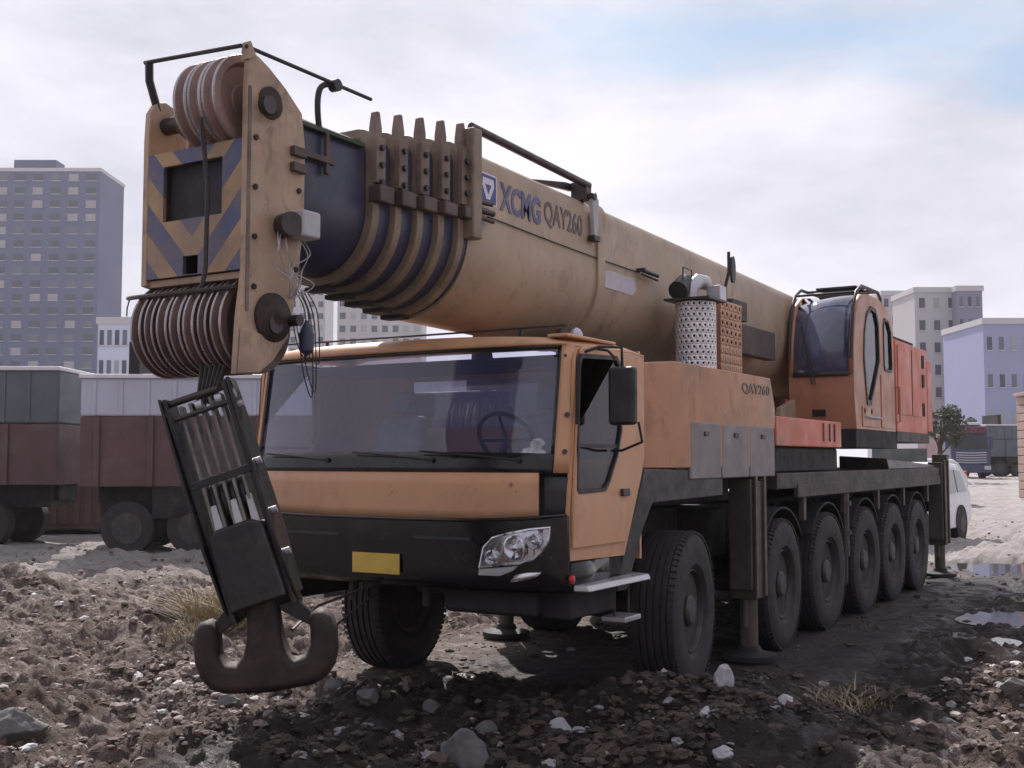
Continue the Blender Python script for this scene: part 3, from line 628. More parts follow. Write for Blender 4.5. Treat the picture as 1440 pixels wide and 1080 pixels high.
# glass and its black borders
MB().grid(lambda x, z: (x, yf(x, z) + 0.012, z), list(np.linspace(-1.40, 1.40, 25)), list(np.linspace(1.88, 2.79, 9))).build('windshield', 'windshield_glass', cab)
MB().grid(lambda x, t: (x, yf(x, 1.88 + t * 0.12) - 0.004, 1.862 + t * (0.15 + 0.02 * math.cos(x))), list(np.linspace(-1.41, 1.41, 25)), [0, 0.35, 0.7, 1]).build('windshield_border', 'gloss_black', cab, solid=0.006)
for x0, x1 in ((-1.412, -1.375), (1.375, 1.412)):
    MB().grid(lambda x, z: (x, yf(x, z) - 0.004, z), [x0, (x0 + x1) / 2, x1], list(np.linspace(1.99, 2.79, 8))).build('windshield_border', 'gloss_black', cab, solid=0.006)
MB().grid(lambda x, z: (x, yf(x, z) - 0.004, z), list(np.linspace(-1.41, 1.41, 25)), [2.765, 2.782, 2.80]).build('windshield_border', 'gloss_black', cab, solid=0.006)
for x0, tip in ((-0.55, (-1.25, 2.02)), (0.45, (-0.28, 2.03)), (1.15, (0.35, 2.035))):
    P0 = (x0, yf(x0, 1.97) - 0.03, 1.97); P1 = (tip[0], yf(*tip) - 0.035, tip[1])
    MB().tube([P0, ((P0[0] + P1[0]) / 2, (P0[1] + P1[1]) / 2 - 0.015, (P0[2] + P1[2]) / 2 + 0.005), P1], 0.008, 6).cyl(P0, (P0[0], P0[1] + 0.05, P0[2]), 0.02, n=10).build('wiper', 'black_plastic', cab)
# dark corner panels beside the hood panel
for sx in (1, -1):
    MB().grid(lambda x, z: (x, yf(x, z) - 0.004, z), [sx * q for q in (1.345, 1.40, 1.43, 1.46, 1.485, 1.498)], [1.56, 1.65, 1.75, 1.85]).build('corner_vane', 'black_plastic', cab, solid=0.012)
# sticker and things on the dash are flat print / parts of the cab
stp_ = [(1.13, 1.995), (1.33, 1.99), (1.335, 2.03), (1.30, 2.05), (1.33, 2.09), (1.29, 2.125), (1.24, 2.12), (1.215, 2.09), (1.22, 2.06), (1.17, 2.05), (1.14, 2.02)]
MB().add([(x, yf(x, z) + 0.004, z) for x, z in stp_], [tuple(range(len(stp_)))]).build('sticker', 'sticker_grey', cab)
# interior
MB().grid(lambda y, z: (1.43 + 0.012 * math.sin(y * 60), y, z), list(np.linspace(0.42, 0.62, 24)), [1.80, 2.69]).build('curtain', 'curtain_cloth', cab)
B(1.40, 1.47, 0.80, 0.90, 1.31, 2.70).build('door_pillar', 'interior', cab, 0.01)
MB().hexa([(-1.4, -0.02, 1.35), (1.4, -0.02, 1.35), (1.4, 0.42, 1.35), (-1.4, 0.42, 1.35), (-1.38, 0.03, 1.93), (1.38, 0.03, 1.93), (1.38, 0.36, 1.95), (-1.38, 0.36, 1.95)]).build('dashboard', 'interior', cab, 0.03)
for x in (0.75, -0.75):
    MB().box(x - 0.27, x + 0.27, 0.55, 1.02, 1.55, 1.75).hexa([(x - 0.27, 0.95, 1.75), (x + 0.27, 0.95, 1.75), (x + 0.27, 1.08, 1.75), (x - 0.27, 1.08, 1.75), (x - 0.23, 1.05, 2.35), (x + 0.23, 1.05, 2.35), (x + 0.23, 1.15, 2.35), (x - 0.23, 1.15, 2.35)]).box(x - 0.13, x + 0.13, 1.07, 1.15, 2.38, 2.56).build('seat', 'seat_cloth', cab, 0.03)
sw = MB(); ring = [(0.75 + 0.24 * math.cos(a), 0.42 - 0.13 * math.sin(a), 2.12 + 0.20 * math.sin(a)) for a in np.linspace(0, 2 * math.pi, 33)]
sw.tube(ring, 0.017, 8).cyl((0.75, 0.42, 2.12), (0.75, 0.28, 1.9), 0.03, n=10).tube([ring[0], ring[16]], 0.013, 6).tube([ring[8], ring[24]], 0.013, 6)
sw.build('steering_wheel', 'interior', cab)
MB().cyl((-1.0, 0.22, 1.95), (-1.0, 0.22, 2.10), 0.045, n=16).build('cup', 'sheave_pink', cab)
MB().box(-1.46, 1.3, 0.35, 0.37, 2.952, 2.965).box(-1.0, -0.98, 0.35, 0.37, 2.88, 2.955).box(0.9, 0.92, 0.35, 0.37, 2.88, 2.955).build('roof_rail', 'black_plastic', cab)
MB().lathe([(0, 0.05), (0.05, 0.05), (0.085, 0.03), (0.10, 0.0)], (1.28, 0.55, 2.865), 'z', 18).build('roof_beacon', 'silver', cab)
B(1.27, 1.44, 0.12, 0.9, 2.85, 2.875).build('roof_step', 'cab_orange', cab, 0.01)

# ---- bumper and lamps
def yb(x, z=1.2):
    return -0.23 + 0.15 * abs(x / 1.5) ** 2.6 + 0.10 * max(0, (abs(x) - 1.36) / 0.14) ** 2
bx = [-1.5, -1.485, -1.46, -1.42, -1.36] + list(np.linspace(-1.25, 1.25, 15)) + [1.36, 1.42, 1.46, 1.485, 1.5]
hbm = [(-0.04, 1.545), (0.0, 1.535), (0.0, 1.38), (0.015, 1.20), (0.02, 1.11), (0.06, 1.06)]
bmp = MB().grid(lambda x, k: (x, yb(x) + hbm[k][0], hbm[k][1] + (0.05 * (abs(x) / 1.5) ** 4 if k < 2 else 0)), bx, range(6))
bmp.grid(lambda x, k: (x, (yb(x) + 0.06, 0.45)[k], 1.06), bx, range(2))
for sx in (1, -1): bmp.grid(lambda y, z: (sx * 1.5, y, z), [yb(1.5) + 0.03, 0.30, 0.62], [1.06, 1.15, 1.255])
bumper = bmp.build('bumper', 'gloss_black', crane, solid=0.02, sharp=45)
MB().box(0.45, 1.25, 0.0, 0.3, 0.86, 1.05).build('under_guard', 'under_black', bumper, 0.04)
B(-0.20, 0.24, yb(0) - 0.020, yb(0) - 0.012, 1.135, 1.285).build('number_plate', 'plate_yellow', bumper, 0.003)
B(-1.0, 0.85, yb(0) - 0.006, yb(0) + 0.02, 1.40, 1.425).build('bumper_crease', 'black_plastic', bumper, 0.004)
HL = [(0.925, 1.225), (0.955, 1.36), (1.02, 1.425), (1.12, 1.455), (1.28, 1.487), (1.41, 1.502), (1.405, 1.43), (1.375, 1.355), (1.31, 1.29), (1.22, 1.255), (1.10, 1.243), (1.0, 1.232)]
for sx in (1, -1):
    hp = [(sx * u, w) for u, w in HL]
    def on_b(poly, off, th, nm, mt, par, k=1.0, bev=0.0):
        pp = scale_poly(poly, k); n = len(pp); cx_ = sum(p[0] for p in pp) / n; cz_ = sum(p[1] for p in pp) / n
        ins = [(cx_ + (p[0] - cx_) * 0.5, cz_ + (p[1] - cz_) * 0.5) for p in pp]
        vs = [(p[0], yb(p[0]) + off, p[1]) for p in pp] + [(p[0], yb(p[0]) + off - th, p[1]) for p in pp] + [(p[0], yb(p[0]) + off - th - 0.004, p[1]) for p in ins] + [(cx_, yb(cx_) + off - th - 0.005, cz_)]
        fs = [(i, (i + 1) % n, n + (i + 1) % n, n + i) for i in range(n)] + [(n + i, n + (i + 1) % n, 2 * n + (i + 1) % n, 2 * n + i) for i in range(n)] + [(2 * n + i, 2 * n + (i + 1) % n, 3 * n) for i in range(n)]
        return MB().add(vs, fs).build(nm, mt, par, bev)
    base = on_b(hp, 0.0, 0.014, 'headlight', 'chrome', bumper)
    on_b(hp, 0.0, 0.075, 'headlight_lens', 'clear_lens', bumper, 0.985)
    trim = MB()
    pts = [(u * 1.0, yb(u) - 0.02, w) for u, w in scale_poly(hp, 1.04)]; trim.tube(pts + [pts[0]], 0.010, 6); trim.build('headlight_trim', 'chrome', bumper)
    for (u, w, r_) in ((1.185, 1.365, 0.088), (1.01, 1.29, 0.052), (1.325, 1.41, 0.055)):
        c = (sx * u, yb(u) - 0.015, w)
        MB().lathe([(0.0, r_), (-0.030, r_ * 0.97), (-0.034, r_ * 0.85), (-0.012, r_ * 0.62), (-0.008, r_ * 0.42), (-0.034, r_ * 0.34), (-0.046, r_ * 0.2), (-0.05, 0.0)], c, 'y', 28).build('lamp_bowl', 'chrome', bumper)
    rb = MB()
    for k in range(9):
        u = 0.97 + k * 0.048; w0, w1 = 1.25 + 0.008 * k, 1.345 + 0.016 * k
        rb.hexa([(sx * u, yb(u) - 0.012, w0), (sx * (u + 0.016), yb(u) - 0.012, w0), (sx * (u + 0.016), yb(u), w0), (sx * u, yb(u), w0), (sx * u, yb(u) - 0.034, w1), (sx * (u + 0.016), yb(u) - 0.030, w1), (sx * (u + 0.016), yb(u), w1), (sx * u, yb(u), w1)])
    rb.build('reflector_ribs', 'chrome', bumper)['kind'] = 'stuff'
    on_b([(sx * u, w) for u, w in ((0.90, 1.165), (0.905, 1.215), (1.05, 1.222), (1.20, 1.244), (1.16, 1.205), (1.06, 1.165))], 0.0, 0.016, 'lamp_panel', 'lamp_grey', bumper)
    on_b([(sx * u, w) for u, w in ((1.14, 1.125), (1.18, 1.175), (1.27, 1.195), (1.37, 1.20), (1.33, 1.165), (1.24, 1.135))], 0.0, 0.022, 'fog_lamp', 'chrome', bumper)
    # entry steps under the door
    stp = MB().hexa([(sx * 1.28, 0.02, 1.055), (sx * 1.62, 0.10, 1.055), (sx * 1.62, 1.12, 1.055), (sx * 1.28, 1.24, 1.055), (sx * 1.28, 0.02, 1.10), (sx * 1.60, 0.10, 1.10), (sx * 1.60, 1.12, 1.10), (sx * 1.28, 1.24, 1.10)]).build('step', 'silver', crane, 0.012)
    MB().box(*sorted((sx * 1.36, sx * 1.56)), 0.78, 1.06, 0.76, 0.80).build('lower_step', 'silver', stp, 0.008)
    MB().cyl((sx * 1.46, 0.80, 0.78), (sx * 1.46, 0.80, 1.06), 0.012, n=8).cyl((sx * 1.46, 1.04, 0.78), (sx * 1.46, 1.04, 1.06), 0.012, n=8).build('step_hanger', 'black_plastic', stp)
    B(*sorted((sx * 1.05, sx * 1.47)), 0.10, 0.80, 0.85, 1.05).build('step_box', 'under_black', stp, 0.02)
    B(*sorted((sx * 1.30, sx * 1.49)), 0.20, 0.86, 1.11, 1.25).build('step_riser', 'under_black', stp, 0.01)
    MB().lathe([(0, 0.03), (0.02, 0.03), (0.03, 0.0)], (1.515 if sx > 0 else -1.545, 0.02, 1.145), 'x', 14).build('side_lamp', 'tail_red', stp)
for x in (-0.35, 0.35): MB().cyl((x, -0.05, 0.90), (x, -0.05, 1.06), 0.035, n=12).build('tow_pin', 'under_black', bumper)

# ---- side box behind the cab, with its model lettering
sb = MB()
top = [(1.10, 1.36), (1.30, 1.42), (1.5, 1.88), (1.5, 4.30), (1.10, 4.30)]
sb.loft([[(x, y, 1.90) for x, y in top], [(x, y + (0.16 if y > 4 else 0), 2.36) for x, y in top], [(x, y + (0.16 if y > 4 else 0), 2.50) for x, y in top], [(x, y + (0.02 if y > 4 else 0), 2.80 if y > 1.5 else 2.76) for x, y in top]])
sbox = sb.build('side_box', 'box_orange', crane, 0.012)
for y0, y1 in ((2.2, 2.92), (2.94, 3.66), (3.68, 4.42)):
    B(1.15, 1.504, y0, y1, 1.80, 2.30).build('tool_box', 'box_grey', sbox, 0.015)
    B(1.505, 1.518, (y0 + y1) / 2 - 0.05, (y0 + y1) / 2 + 0.05, 2.18, 2.22).build('tool_box_latch', 'steel_dark', sbox, 0.004)
link('lettering', text_mesh('QAY260', 'lettering', 'letter_dark', 0.80, 0.115, lambda u, w, d: (1.503 + d, 3.48 + u, 2.60 + w)), sbox)
beam = B(1.22, 1.51, 4.46, 6.88, 2.11, 2.42).build('outrigger_cover', 'red_paint', crane, 0.015)
for y in (6.1, 6.35, 6.55): B(1.512, 1.518, y, y + 0.05, 2.18, 2.39).build('worn_strip', 'frame_brown', beam)
B(0.9, 1.45, 4.5, 6.9, 1.84, 2.10).build('valve_box', 'under_black', crane, 0.02)
for sx in (1,):
    B(1.0, 1.47, 1.95, 3.2, 1.885, 1.92).build('fender_top', 'black_plastic', crane, 0.008)

# ---- outriggers
def outrigger(y, x, zb, zt, w):
    o = B(*sorted((x - 0.13, x + 0.13)), y - w / 2, y + w / 2, zb, zt).build('outrigger_leg', 'jack_brown', crane, 0.015)
    for k in (-0.5, 0.5): B(*sorted((x + 0.131 * (1 if x > 0 else -1), x + 0.155 * (1 if x > 0 else -1))), y + k * w - 0.035, y + k * w + 0.035, zb + 0.02, zt + 0.05).build('guide_rail', 'jack_brown', o, 0.006)
    MB().cyl((x, y + w * 0.15, 0.14), (x, y + w * 0.15, zb), 0.085, n=18).build('jack_rod', 'jack_brown', o)
    for k in (-0.75, 0.72): B(*sorted((x - 0.10, x + 0.12)), y + k * w - 0.03, y + k * w + 0.03, zb + 0.10, zt + 0.02).build('side_rail', 'frame_brown', o, 0.008)
    MB().cyl((x, y - w * 0.30, 0.35), (x, y - w * 0.30, zb), 0.03, n=10).build('jack_hose', 'jack_brown', o)
    MB().lathe([(0, 0.26), (0.05, 0.26), (0.08, 0.12), (0.13, 0.10)], (x, y + w * 0.15, 0.03), 'z', 20).build('jack_foot', 'under_black', o)
for sx in (1, -1):
    outrigger(3.84, sx * 1.40, 0.62, 1.76, 0.24)
    outrigger(13.05, sx * 1.40, 0.55, 1.90, 0.30)
    MB().cyl((sx * 1.43, 7.24, 0.78), (sx * 1.43, 7.24, 1.55), 0.055, n=14).cyl((sx * 1.43, 7.24, 0.45), (sx * 1.43, 7.24, 0.78), 0.03, n=12).cyl((sx * 1.43, 7.24, 1.05), (sx * 1.43, 7.24, 1.10), 0.08, n=14).cyl((sx * 1.43, 7.24, 1.40), (sx * 1.43, 7.24, 1.46), 0.08, n=14).build('lock_cylinder', 'steel_dark', crane)
B(-1.1, 1.1, 3.64, 4.04, 1.02, 1.48).build('outrigger_housing', 'under_black', crane, 0.01)
B(-1.3, 1.3, 12.9, 13.2, 1.1, 1.60).build('outrigger_housing', 'under_black', crane, 0.01)
B(1.28, 1.52, 13.23, 13.42, 1.45, 2.05).build('tail_box', 'green_box', crane, 0.01)

# ---- turntable and superstructure
TX = MB().lathe([(0, 0.92), (0.16, 0.92), (0.17, 0.82), (0.36, 0.82), (0.38, 0.95), (0.45, 0.95)], (0, 8.4, 1.83), 'z', 40).build('turntable', 'under_black', crane)
sp = MB()
side = [(6.9, 2.28), (11.3, 2.28), (11.5, 2.8), (11.2, 4.05), (10.6, 4.15), (9.6, 3.2), (7.0, 2.62)]
for x0, x1 in ((0.66, 0.74), (-0.74, -0.66)): sp.prism(side, 'x', x0, x1)
sp.box(-0.66, 0.66, 6.95, 11.4, 2.29, 2.42)
sup = sp.build('slew_frame', 'boom_yellow', crane, 0.012)
MB().cyl((-0.78, 10.85, 3.75), (0.78, 10.85, 3.75), 0.13, n=20).build('boom_pivot', 'steel_dark', sup)
MB().cyl((0, 7.3, 2.6), (0, 4.6, 2.96), 0.16, n=20).build('lift_cylinder', 'steel_dark', crane)
B(-1.05, 0.66, 11.55, 12.9, 2.15, 3.3).build('winch_housing', 'red_paint', sup, 0.03)

# counterweight and machinery housing, red
cw = MB().hexa([(0.75, 9.82, 2.36), (1.5, 9.82, 2.36), (1.5, 11.88, 2.36), (0.75, 11.88, 2.36), (0.75, 9.80, 3.70), (1.5, 9.80, 3.70), (1.5, 11.92, 3.70), (0.75, 11.92, 3.70)]).build('machine_housing', 'red_paint', crane, 0.02)
for a, b in ((9.9, 10.75), (10.82, 11.45)):
    B(1.503, 1.512, a, b, 2.62, 3.62).build('housing_door', 'red_paint', cw, 0.004)
for z in (2.75, 3.2, 3.5): B(1.503, 1.515, 11.52, 11.66, z - 0.11, z + 0.09).build('housing_vent', 'under_black', cw)
B(0.74, 1.51, 9.78, 11.95, 2.22, 2.37).build('housing_sill', 'frame_brown', cw, 0.01)
MB().tube([(1.3, 9.95, 3.70), (1.3, 9.95, 3.80), (1.3, 11.8, 3.80), (1.3, 11.8, 3.70)], 0.02).build('housing_handrail', 'under_black', cw)
B(0.9, 1.5, 11.93, 12.3, 2.40, 3.55).build('counterweight', 'red_paint', crane, 0.03)

# operator cab
CX0, CX1, CY0 = 0.66, 1.50, 7.55
prof_s = [(7.62, 2.36), (7.55, 2.75), (7.54, 3.05), (7.58, 3.45), (7.68, 3.80), (7.82, 4.00), (8.05, 4.12), (8.4, 4.16), (8.95, 4.15), (9.35, 4.08), (9.60, 3.90), (9.70, 3.6), (9.72, 2.36)]
wA = [(8.02, 3.28), (8.07, 3.62), (8.20, 3.88), (8.42, 4.0), (8.68, 3.98), (8.82, 3.80), (8.84, 3.30), (8.62, 3.02), (8.34, 2.70), (8.16, 2.70)]
wB = [(9.10, 3.26), (9.10, 3.80), (9.16, 3.92), (9.38, 3.90), (9.52, 3.76), (9.56, 3.26), (9.50, 3.20), (9.16, 3.20)]
oc = MB().plate(prof_s, [wA, wB], 'x', CX1 - 0.03, CX1).plate(prof_s, [], 'x', CX0, CX0 + 0.03)
def strip(pts, x0, x1): return MB().grid(lambda x, k: (x, pts[int(k)][0], pts[int(k)][1]), [x0, (x0 + x1) / 2, x1], range(len(pts)))
s1 = strip(prof_s[:3], CX0 + 0.03, CX1 - 0.03); oc.add(s1.v, s1.f)
s2 = strip(prof_s[7:], CX0 + 0.03, CX1 - 0.03); oc.add(s2.v, s2.f)
opcab = oc.build('operator_cab', 'opcab_orange', crane, 0.0)
strip(prof_s[2:8], CX0 + 0.05, CX1 - 0.05).build('front_window', 'cab_glass', opcab, solid=0.006)
for x0, x1 in ((CX0 + 0.0, CX0 + 0.06), (CX1 - 0.06, CX1 - 0.0)):
    strip([(y - 0.012, z + 0.004) for y, z in prof_s[2:8]], x0, x1).build('window_frame', 'opcab_orange', opcab, solid=0.01)
strip([(7.525, 3.03), (7.53, 3.09)], CX0 + 0.06, CX1 - 0.06).build('window_frame', 'black_plastic', opcab, solid=0.012)
for w in (wA, wB):
    MB().prism(scale_poly(w, 0.99), 'x', CX1 - 0.018, CX1 - 0.012).build('side_window', 'door_glass', opcab)
    MB().plate(scale_poly(w, 1.03), [scale_poly(w, 0.93)], 'x', CX1 - 0.005, CX1 + 0.014).build('window_seal', 'black_plastic', opcab)
B(CX0 + 0.03, CX1 - 0.03, 7.65, 9.68, 2.36, 2.42).build('cab_floor', 'interior', opcab)
MB().box(0.86, 1.34, 8.5, 9.0, 2.42, 2.85).hexa([(0.86, 8.95, 2.85), (1.34, 8.95, 2.85), (1.34, 9.1, 2.85), (0.86, 9.1, 2.85), (0.9, 9.05, 3.55), (1.3, 9.05, 3.55), (1.3, 9.18, 3.55), (0.9, 9.18, 3.55)]).build('operator_seat', 'seat_cloth', opcab, 0.03)
for y0, y1, z0, z1 in ((8.02, 8.64, 2.66, 4.0), (9.08, 9.58, 3.18, 3.92)):
    MB().grid(lambda y, z: (CX1 - 0.09 + 0.018 * math.sin(y * 55) + 0.01 * math.sin(y * 23), y, z), list(np.linspace(y0, y1, 60)), [z0, z1]).build('curtain', 'curtain_cloth', opcab)
for x in (CX0 + 0.02, CX1 - 0.02):
    MB().tube([(x, 7.50, 3.25), (x, 7.55, 3.60), (x, 7.64, 3.92), (x, 7.80, 4.13), (x, 8.05, 4.24), (x, 8.9, 4.26), (x, 9.05, 4.20), (x, 9.08, 4.12)], 0.022, 8).build('guard_rail', 'black_plastic', opcab)
for y, z in ((7.80, 4.13), (8.35, 4.25), (8.62, 4.25), (8.9, 4.26)): MB().cyl((CX0, y, z), (CX1, y, z), 0.016, n=8).build('guard_bar', 'black_plastic', opcab)
B(CX0 + 0.15, CX1 - 0.15, 8.3, 8.75, 4.265, 4.29).build('roof_grille', 'black_plastic', opcab)
MB().tube([(0.98, 7.50, 2.93), (0.90, 7.53, 3.35), (0.82, 7.60, 3.70)], 0.011, 6).tube([(1.02, 7.50, 2.93), (0.95, 7.52, 3.3), (0.84, 7.58, 3.62)], 0.008, 6).build('window_wiper', 'black_plastic', opcab)
for y in (8.0, 8.35): MB().cyl((CX1 + 0.001, y, 2.60), (CX1 + 0.012, y, 2.60), 0.04, n=14).build('door_lock', 'black_plastic', opcab)
MB().tube([(CX1, 8.05, 2.52), (CX1 + 0.05, 8.05, 2.52), (CX1 + 0.05, 8.7, 2.52), (CX1, 8.7, 2.52)], 0.014, 6).build('grab_rail', 'lamp_grey', opcab)
MB().tube([(CX1, 9.75, 2.5), (CX1 + 0.06, 9.75, 2.5), (CX1 + 0.06, 9.75, 3.0), (CX1, 9.75, 3.0)], 0.014, 6).build('grab_rail', 'opcab_orange', opcab)
for y0 in (7.9, 8.9): B(CX1 + 0.001, CX1 + 0.012, y0, y0 + 0.9 if y0 < 8.5 else 9.66, 2.40, 2.66 if y0 < 8.5 else 3.12).build('door_panel', 'opcab_orange', opcab, 0.004)
B(0.95, 1.12, 7.575, 7.60, 2.52, 2.72).build('vent', 'under_black', opcab)
B(0.7, 1.5, 7.6, 9.8, 2.12, 2.355).build('cab_base', 'under_black', opcab, 0.01)

# ---- exhaust stack with its perforated heat shield, on the carrier behind the side box
def perforated(center, r_, z0, z1, a0, a1, nc, nr):
    m = MB(); da = (a1 - a0) / nc; dz = (z1 - z0) / nr
    for j in range(nr):
        off = 0.5 * (j % 2)
        for i in range(nc):
            ac = a0 + (i + 0.5) * da; zc = z0 + (j + 0.5) * dz
            sq = []; ho = []
            for k in range(8):
                t = math.pi / 4 * k; cx_, sy_ = math.cos(t), math.sin(t); mq = max(abs(cx_), abs(sy_))
                sq.append((ac + 0.5 * da * cx_ / mq, zc + 0.5 * dz * sy_ / mq)); ho.append((ac + 0.21 / r_ * 0.057 * cx_ + (off - 0.25) * da * 0.9, zc + 0.0125 * sy_))
            P = lambda a, z: (center[0] + r_ * math.cos(a), center[1] + r_ * math.sin(a), z)
            m.add([P(*p) for p in sq] + [P(*p) for p in ho], [(k, (k + 1) % 8, 8 + (k + 1) % 8, 8 + k) for k in range(8)])
    return m
EXC = (0.98, 3.62)
exh = MB().cyl((*EXC, 2.75), (*EXC, 3.56), 0.165, n=24).build('exhaust_silencer', 'under_black', crane)
perforated(EXC, 0.20, 2.78, 3.53, R(-150), R(30), 11, 14).build('heat_shield', 'shield_steel', exh, solid=0.004)
B(EXC[0] - 0.24, EXC[0] + 0.24, EXC[1] - 0.24, EXC[1] + 0.24, 3.54, 3.56).build('shield_cap', 'steel_dark', exh)
MB().tube([(EXC[0] - 0.05, EXC[1], 3.54), (EXC[0] - 0.05, EXC[1], 3.68), (EXC[0] + 0.0, EXC[1] + 0.08, 3.76), (EXC[0] + 0.02, EXC[1] + 0.22, 3.76)], 0.075, 14).build('exhaust_elbow', 'silver', exh)
MB().cyl((EXC[0] - 0.12, EXC[1] - 0.16, 3.64), (EXC[0] - 0.12, EXC[1] + 0.04, 3.74), 0.10, n=16).build('intake_cap', 'black_plastic', exh)
B(EXC[0] + 0.05, EXC[0] + 0.2, EXC[1] + 0.16, EXC[1] + 0.34, 3.56, 3.72).build('exhaust_bracket', 'silver', exh, 0.01)
MB().tube([(0.9, 3.5, 3.76), (0.9, 3.5, 3.88), (0.9, 3.72, 3.88), (0.9, 3.72, 3.76)], 0.008, 6).build('wire_guard', 'steel_dark', exh)
hx = MB()
for j in range(9):
    for i in range(5):
        y0, z0 = 4.08 + i * 0.125, 2.78 + 0.0 + j * 0.093; yc, zc = y0 + 0.0625, z0 + 0.0465
        sq = []; ho = []
        for k in range(8):
            t = math.pi / 4 * k; c_, s_ = math.cos(t), math.sin(t); mq = max(abs(c_), abs(s_)); sq.append((1.06, yc + 0.0625 * c_ / mq, zc + 0.0465 * s_ / mq)); ho.append((1.06, yc + (0.026 if j > 3 else 0.002) * c_, zc + (0.020 if j > 3 else 0.002) * s_))
        hx.add(sq + ho, [(k, (k + 1) % 8, 8 + (k + 1) % 8, 8 + k) for k in range(8)])
hx.box(0.80, 1.055, 4.08, 4.10, 2.78, 3.617); hx.box(0.80, 1.055, 4.685, 4.705, 2.78, 3.617)
hx.build('air_filter_guard', 'box_orange', crane, solid=0.006)
B(0.80, 1.0, 4.15, 4.66, 2.78, 3.56).build('air_filter', 'under_black', crane)
ms = MB().tube([(1.0, 4.4, 3.62), (1.0, 4.4, 3.8), (1.04, 4.4, 3.95), (1.04, 4.4, 4.16)], 0.018, 8).build('rear_mirror_post', 'black_plastic', crane)
MB().lathe([(-0.012, 0.0), (-0.012, 0.085), (0.012, 0.085), (0.012, 0.0)], (0, 0, 0), 'x', 20).build('round_mirror', 'black_plastic', ms, loc=(1.06, 4.46, 3.98)).scale = (1, 0.75, 1.7)
B(0.72, 0.95, 4.75, 5.2, 3.5, 3.72).build('control_box', 'frame_brown', crane, 0.01)
B(0.66, 0.80, 5.1, 6.6, 3.18, 3.52).build('side_rack', 'frame_brown', crane, 0.01)

# ---- boom
zo = lambda y: -0.02 * y
def bprof(hw, top, bot, n=14, rc=0.13):
    mid = bot + (top - bot) * 0.46; p = []
    for i in range(6): a = R(90 * i / 5); p.append((hw - rc + rc * math.cos(a), top - rc + rc * math.sin(a)))
    p += [(hw * 0.5, top), (0, top + 0.004), (-hw * 0.5, top)]
    for i in range(6): a = R(90 + 90 * i / 5); p.append((-hw + rc + rc * math.cos(a), top - rc + rc * math.sin(a)))
    for i in range(2 * n + 1): a = R(180 + 180 * i / (2 * n)); p.append((hw * math.cos(a), mid + (mid - bot) * math.sin(a)))
    return p
def btube(prof, y0, y1, seg=1):
    return MB().loft([[(x, y, z + zo(y)) for x, z in prof] for y in np.linspace(y0, y1, seg + 1)])
def bring(po, pi_, y0, y1):                 # a collar: outer profile around an inner one
    n = len(po); rr = [[(x, y, z + zo(y)) for x, z in p] for p, y in ((po, y0), (po, y1), (pi_, y1), (pi_, y0))]
    m = MB(); vs = [q for r_ in rr for q in r_]
    fs = [(j * n + i, j * n + (i + 1) % n, ((j + 1) % 4) * n + (i + 1) % n, ((j + 1) % 4) * n + i) for j in range(4) for i in range(n)]
    return m.add(vs, fs)
boom = btube(bprof(0.60, 4.36, 3.06), 0.10, 11.4, 10).build('boom', 'boom_yellow', crane, sharp=30)
bring(bprof(0.625, 4.385, 3.035), bprof(0.601, 4.361, 3.059), 2.20, 2.34).build('boom_band', 'boom_yellow', boom)
SZ = []
for k in range(5):
    hw = 0.575 - 0.031 * k; top = 4.325 - 0.030 * k; bot = 3.10 + 0.026 * k; y = 0.0 - 0.215 * k
    SZ.append((hw, top, bot, y))
    last = k == 4
    btube(bprof(hw - 0.03, top - 0.03, bot + 0.03), y - (0.72 if last else 0.18), y + 0.06).build('boom_section', 'section_blue', boom, sharp=30)
    bring(bprof(hw + 0.040, top + 0.035, bot - 0.035), bprof(hw - 0.029, top - 0.029, bot + 0.031), y - 0.045, y + 0.030).build('boom_collar', 'collar_yellow', boom, 0.008)
    bring(bprof(hw + 0.018, top + 0.012, bot - 0.012), bprof(hw - 0.029, top - 0.029, bot + 0.031), y + 0.031, y + 0.17).build('collar_seal', 'section_blue', boom)
    # bolted guide block with its pointed fin
    xg = hw + 0.02
    g = MB().box(xg, xg + 0.055, y - 0.048, y + 0.055, 3.86, top - 0.02).build('guide_block', 'guide_brown', boom, 0.01)
    MB().prism([(y - 0.045, top - 0.10), (y + 0.045, top - 0.10), (y + 0.042, top + 0.05), (y + 0.016, top + 0.165), (y - 0.014, top + 0.165), (y - 0.036, top + 0.05)], 'x', xg - 0.03, xg + 0.03).build('guide_fin', 'guide_brown', g, 0.008)
    MB().prism([(y - 0.045, top - 0.10), (y + 0.045, top - 0.10), (y + 0.042, top + 0.05), (y + 0.016, top + 0.165), (y - 0.014, top + 0.165), (y - 0.036, top + 0.05)], 'x', -xg - 0.03, -xg + 0.03).build('guide_fin', 'guide_brown', g, 0.008)
    for z in (3.95, 4.07, 4.19): MB().cyl((xg + 0.055, y, z - 0.02 * k), (xg + 0.08, y, z - 0.02 * k), 0.022, n=8).build('bolt', 'steel_dark', g)
    MB().box(xg - 0.02, xg + 0.09, y - 0.05, y + 0.11, 3.76 - 0.008 * k, 3.85).build('guide_foot', 'jack_brown', g, 0.012)
    B(-0.10, 0.10, y - 0.07, y + 0.05, bot - 0.055, bot - 0.02).build('slide_pad', 'under_black', boom, 0.01)
MB().box(0.60, 0.70, 0.03, 0.15, 3.62, 4.46).build('front_block', 'collar_yellow', boom, 0.015)
MB().cyl((0.66, 0.17, 3.86), (0.66, 0.36, 3.86), 0.025, n=10).cyl((0.66, 0.17, 3.92), (0.66, 0.34, 3.93), 0.018, n=10).cyl((0.66, 0.17, 3.80), (0.66, 0.36, 3.80), 0.018, n=10).build('hydraulic_fitting', 'steel_dark', boom)
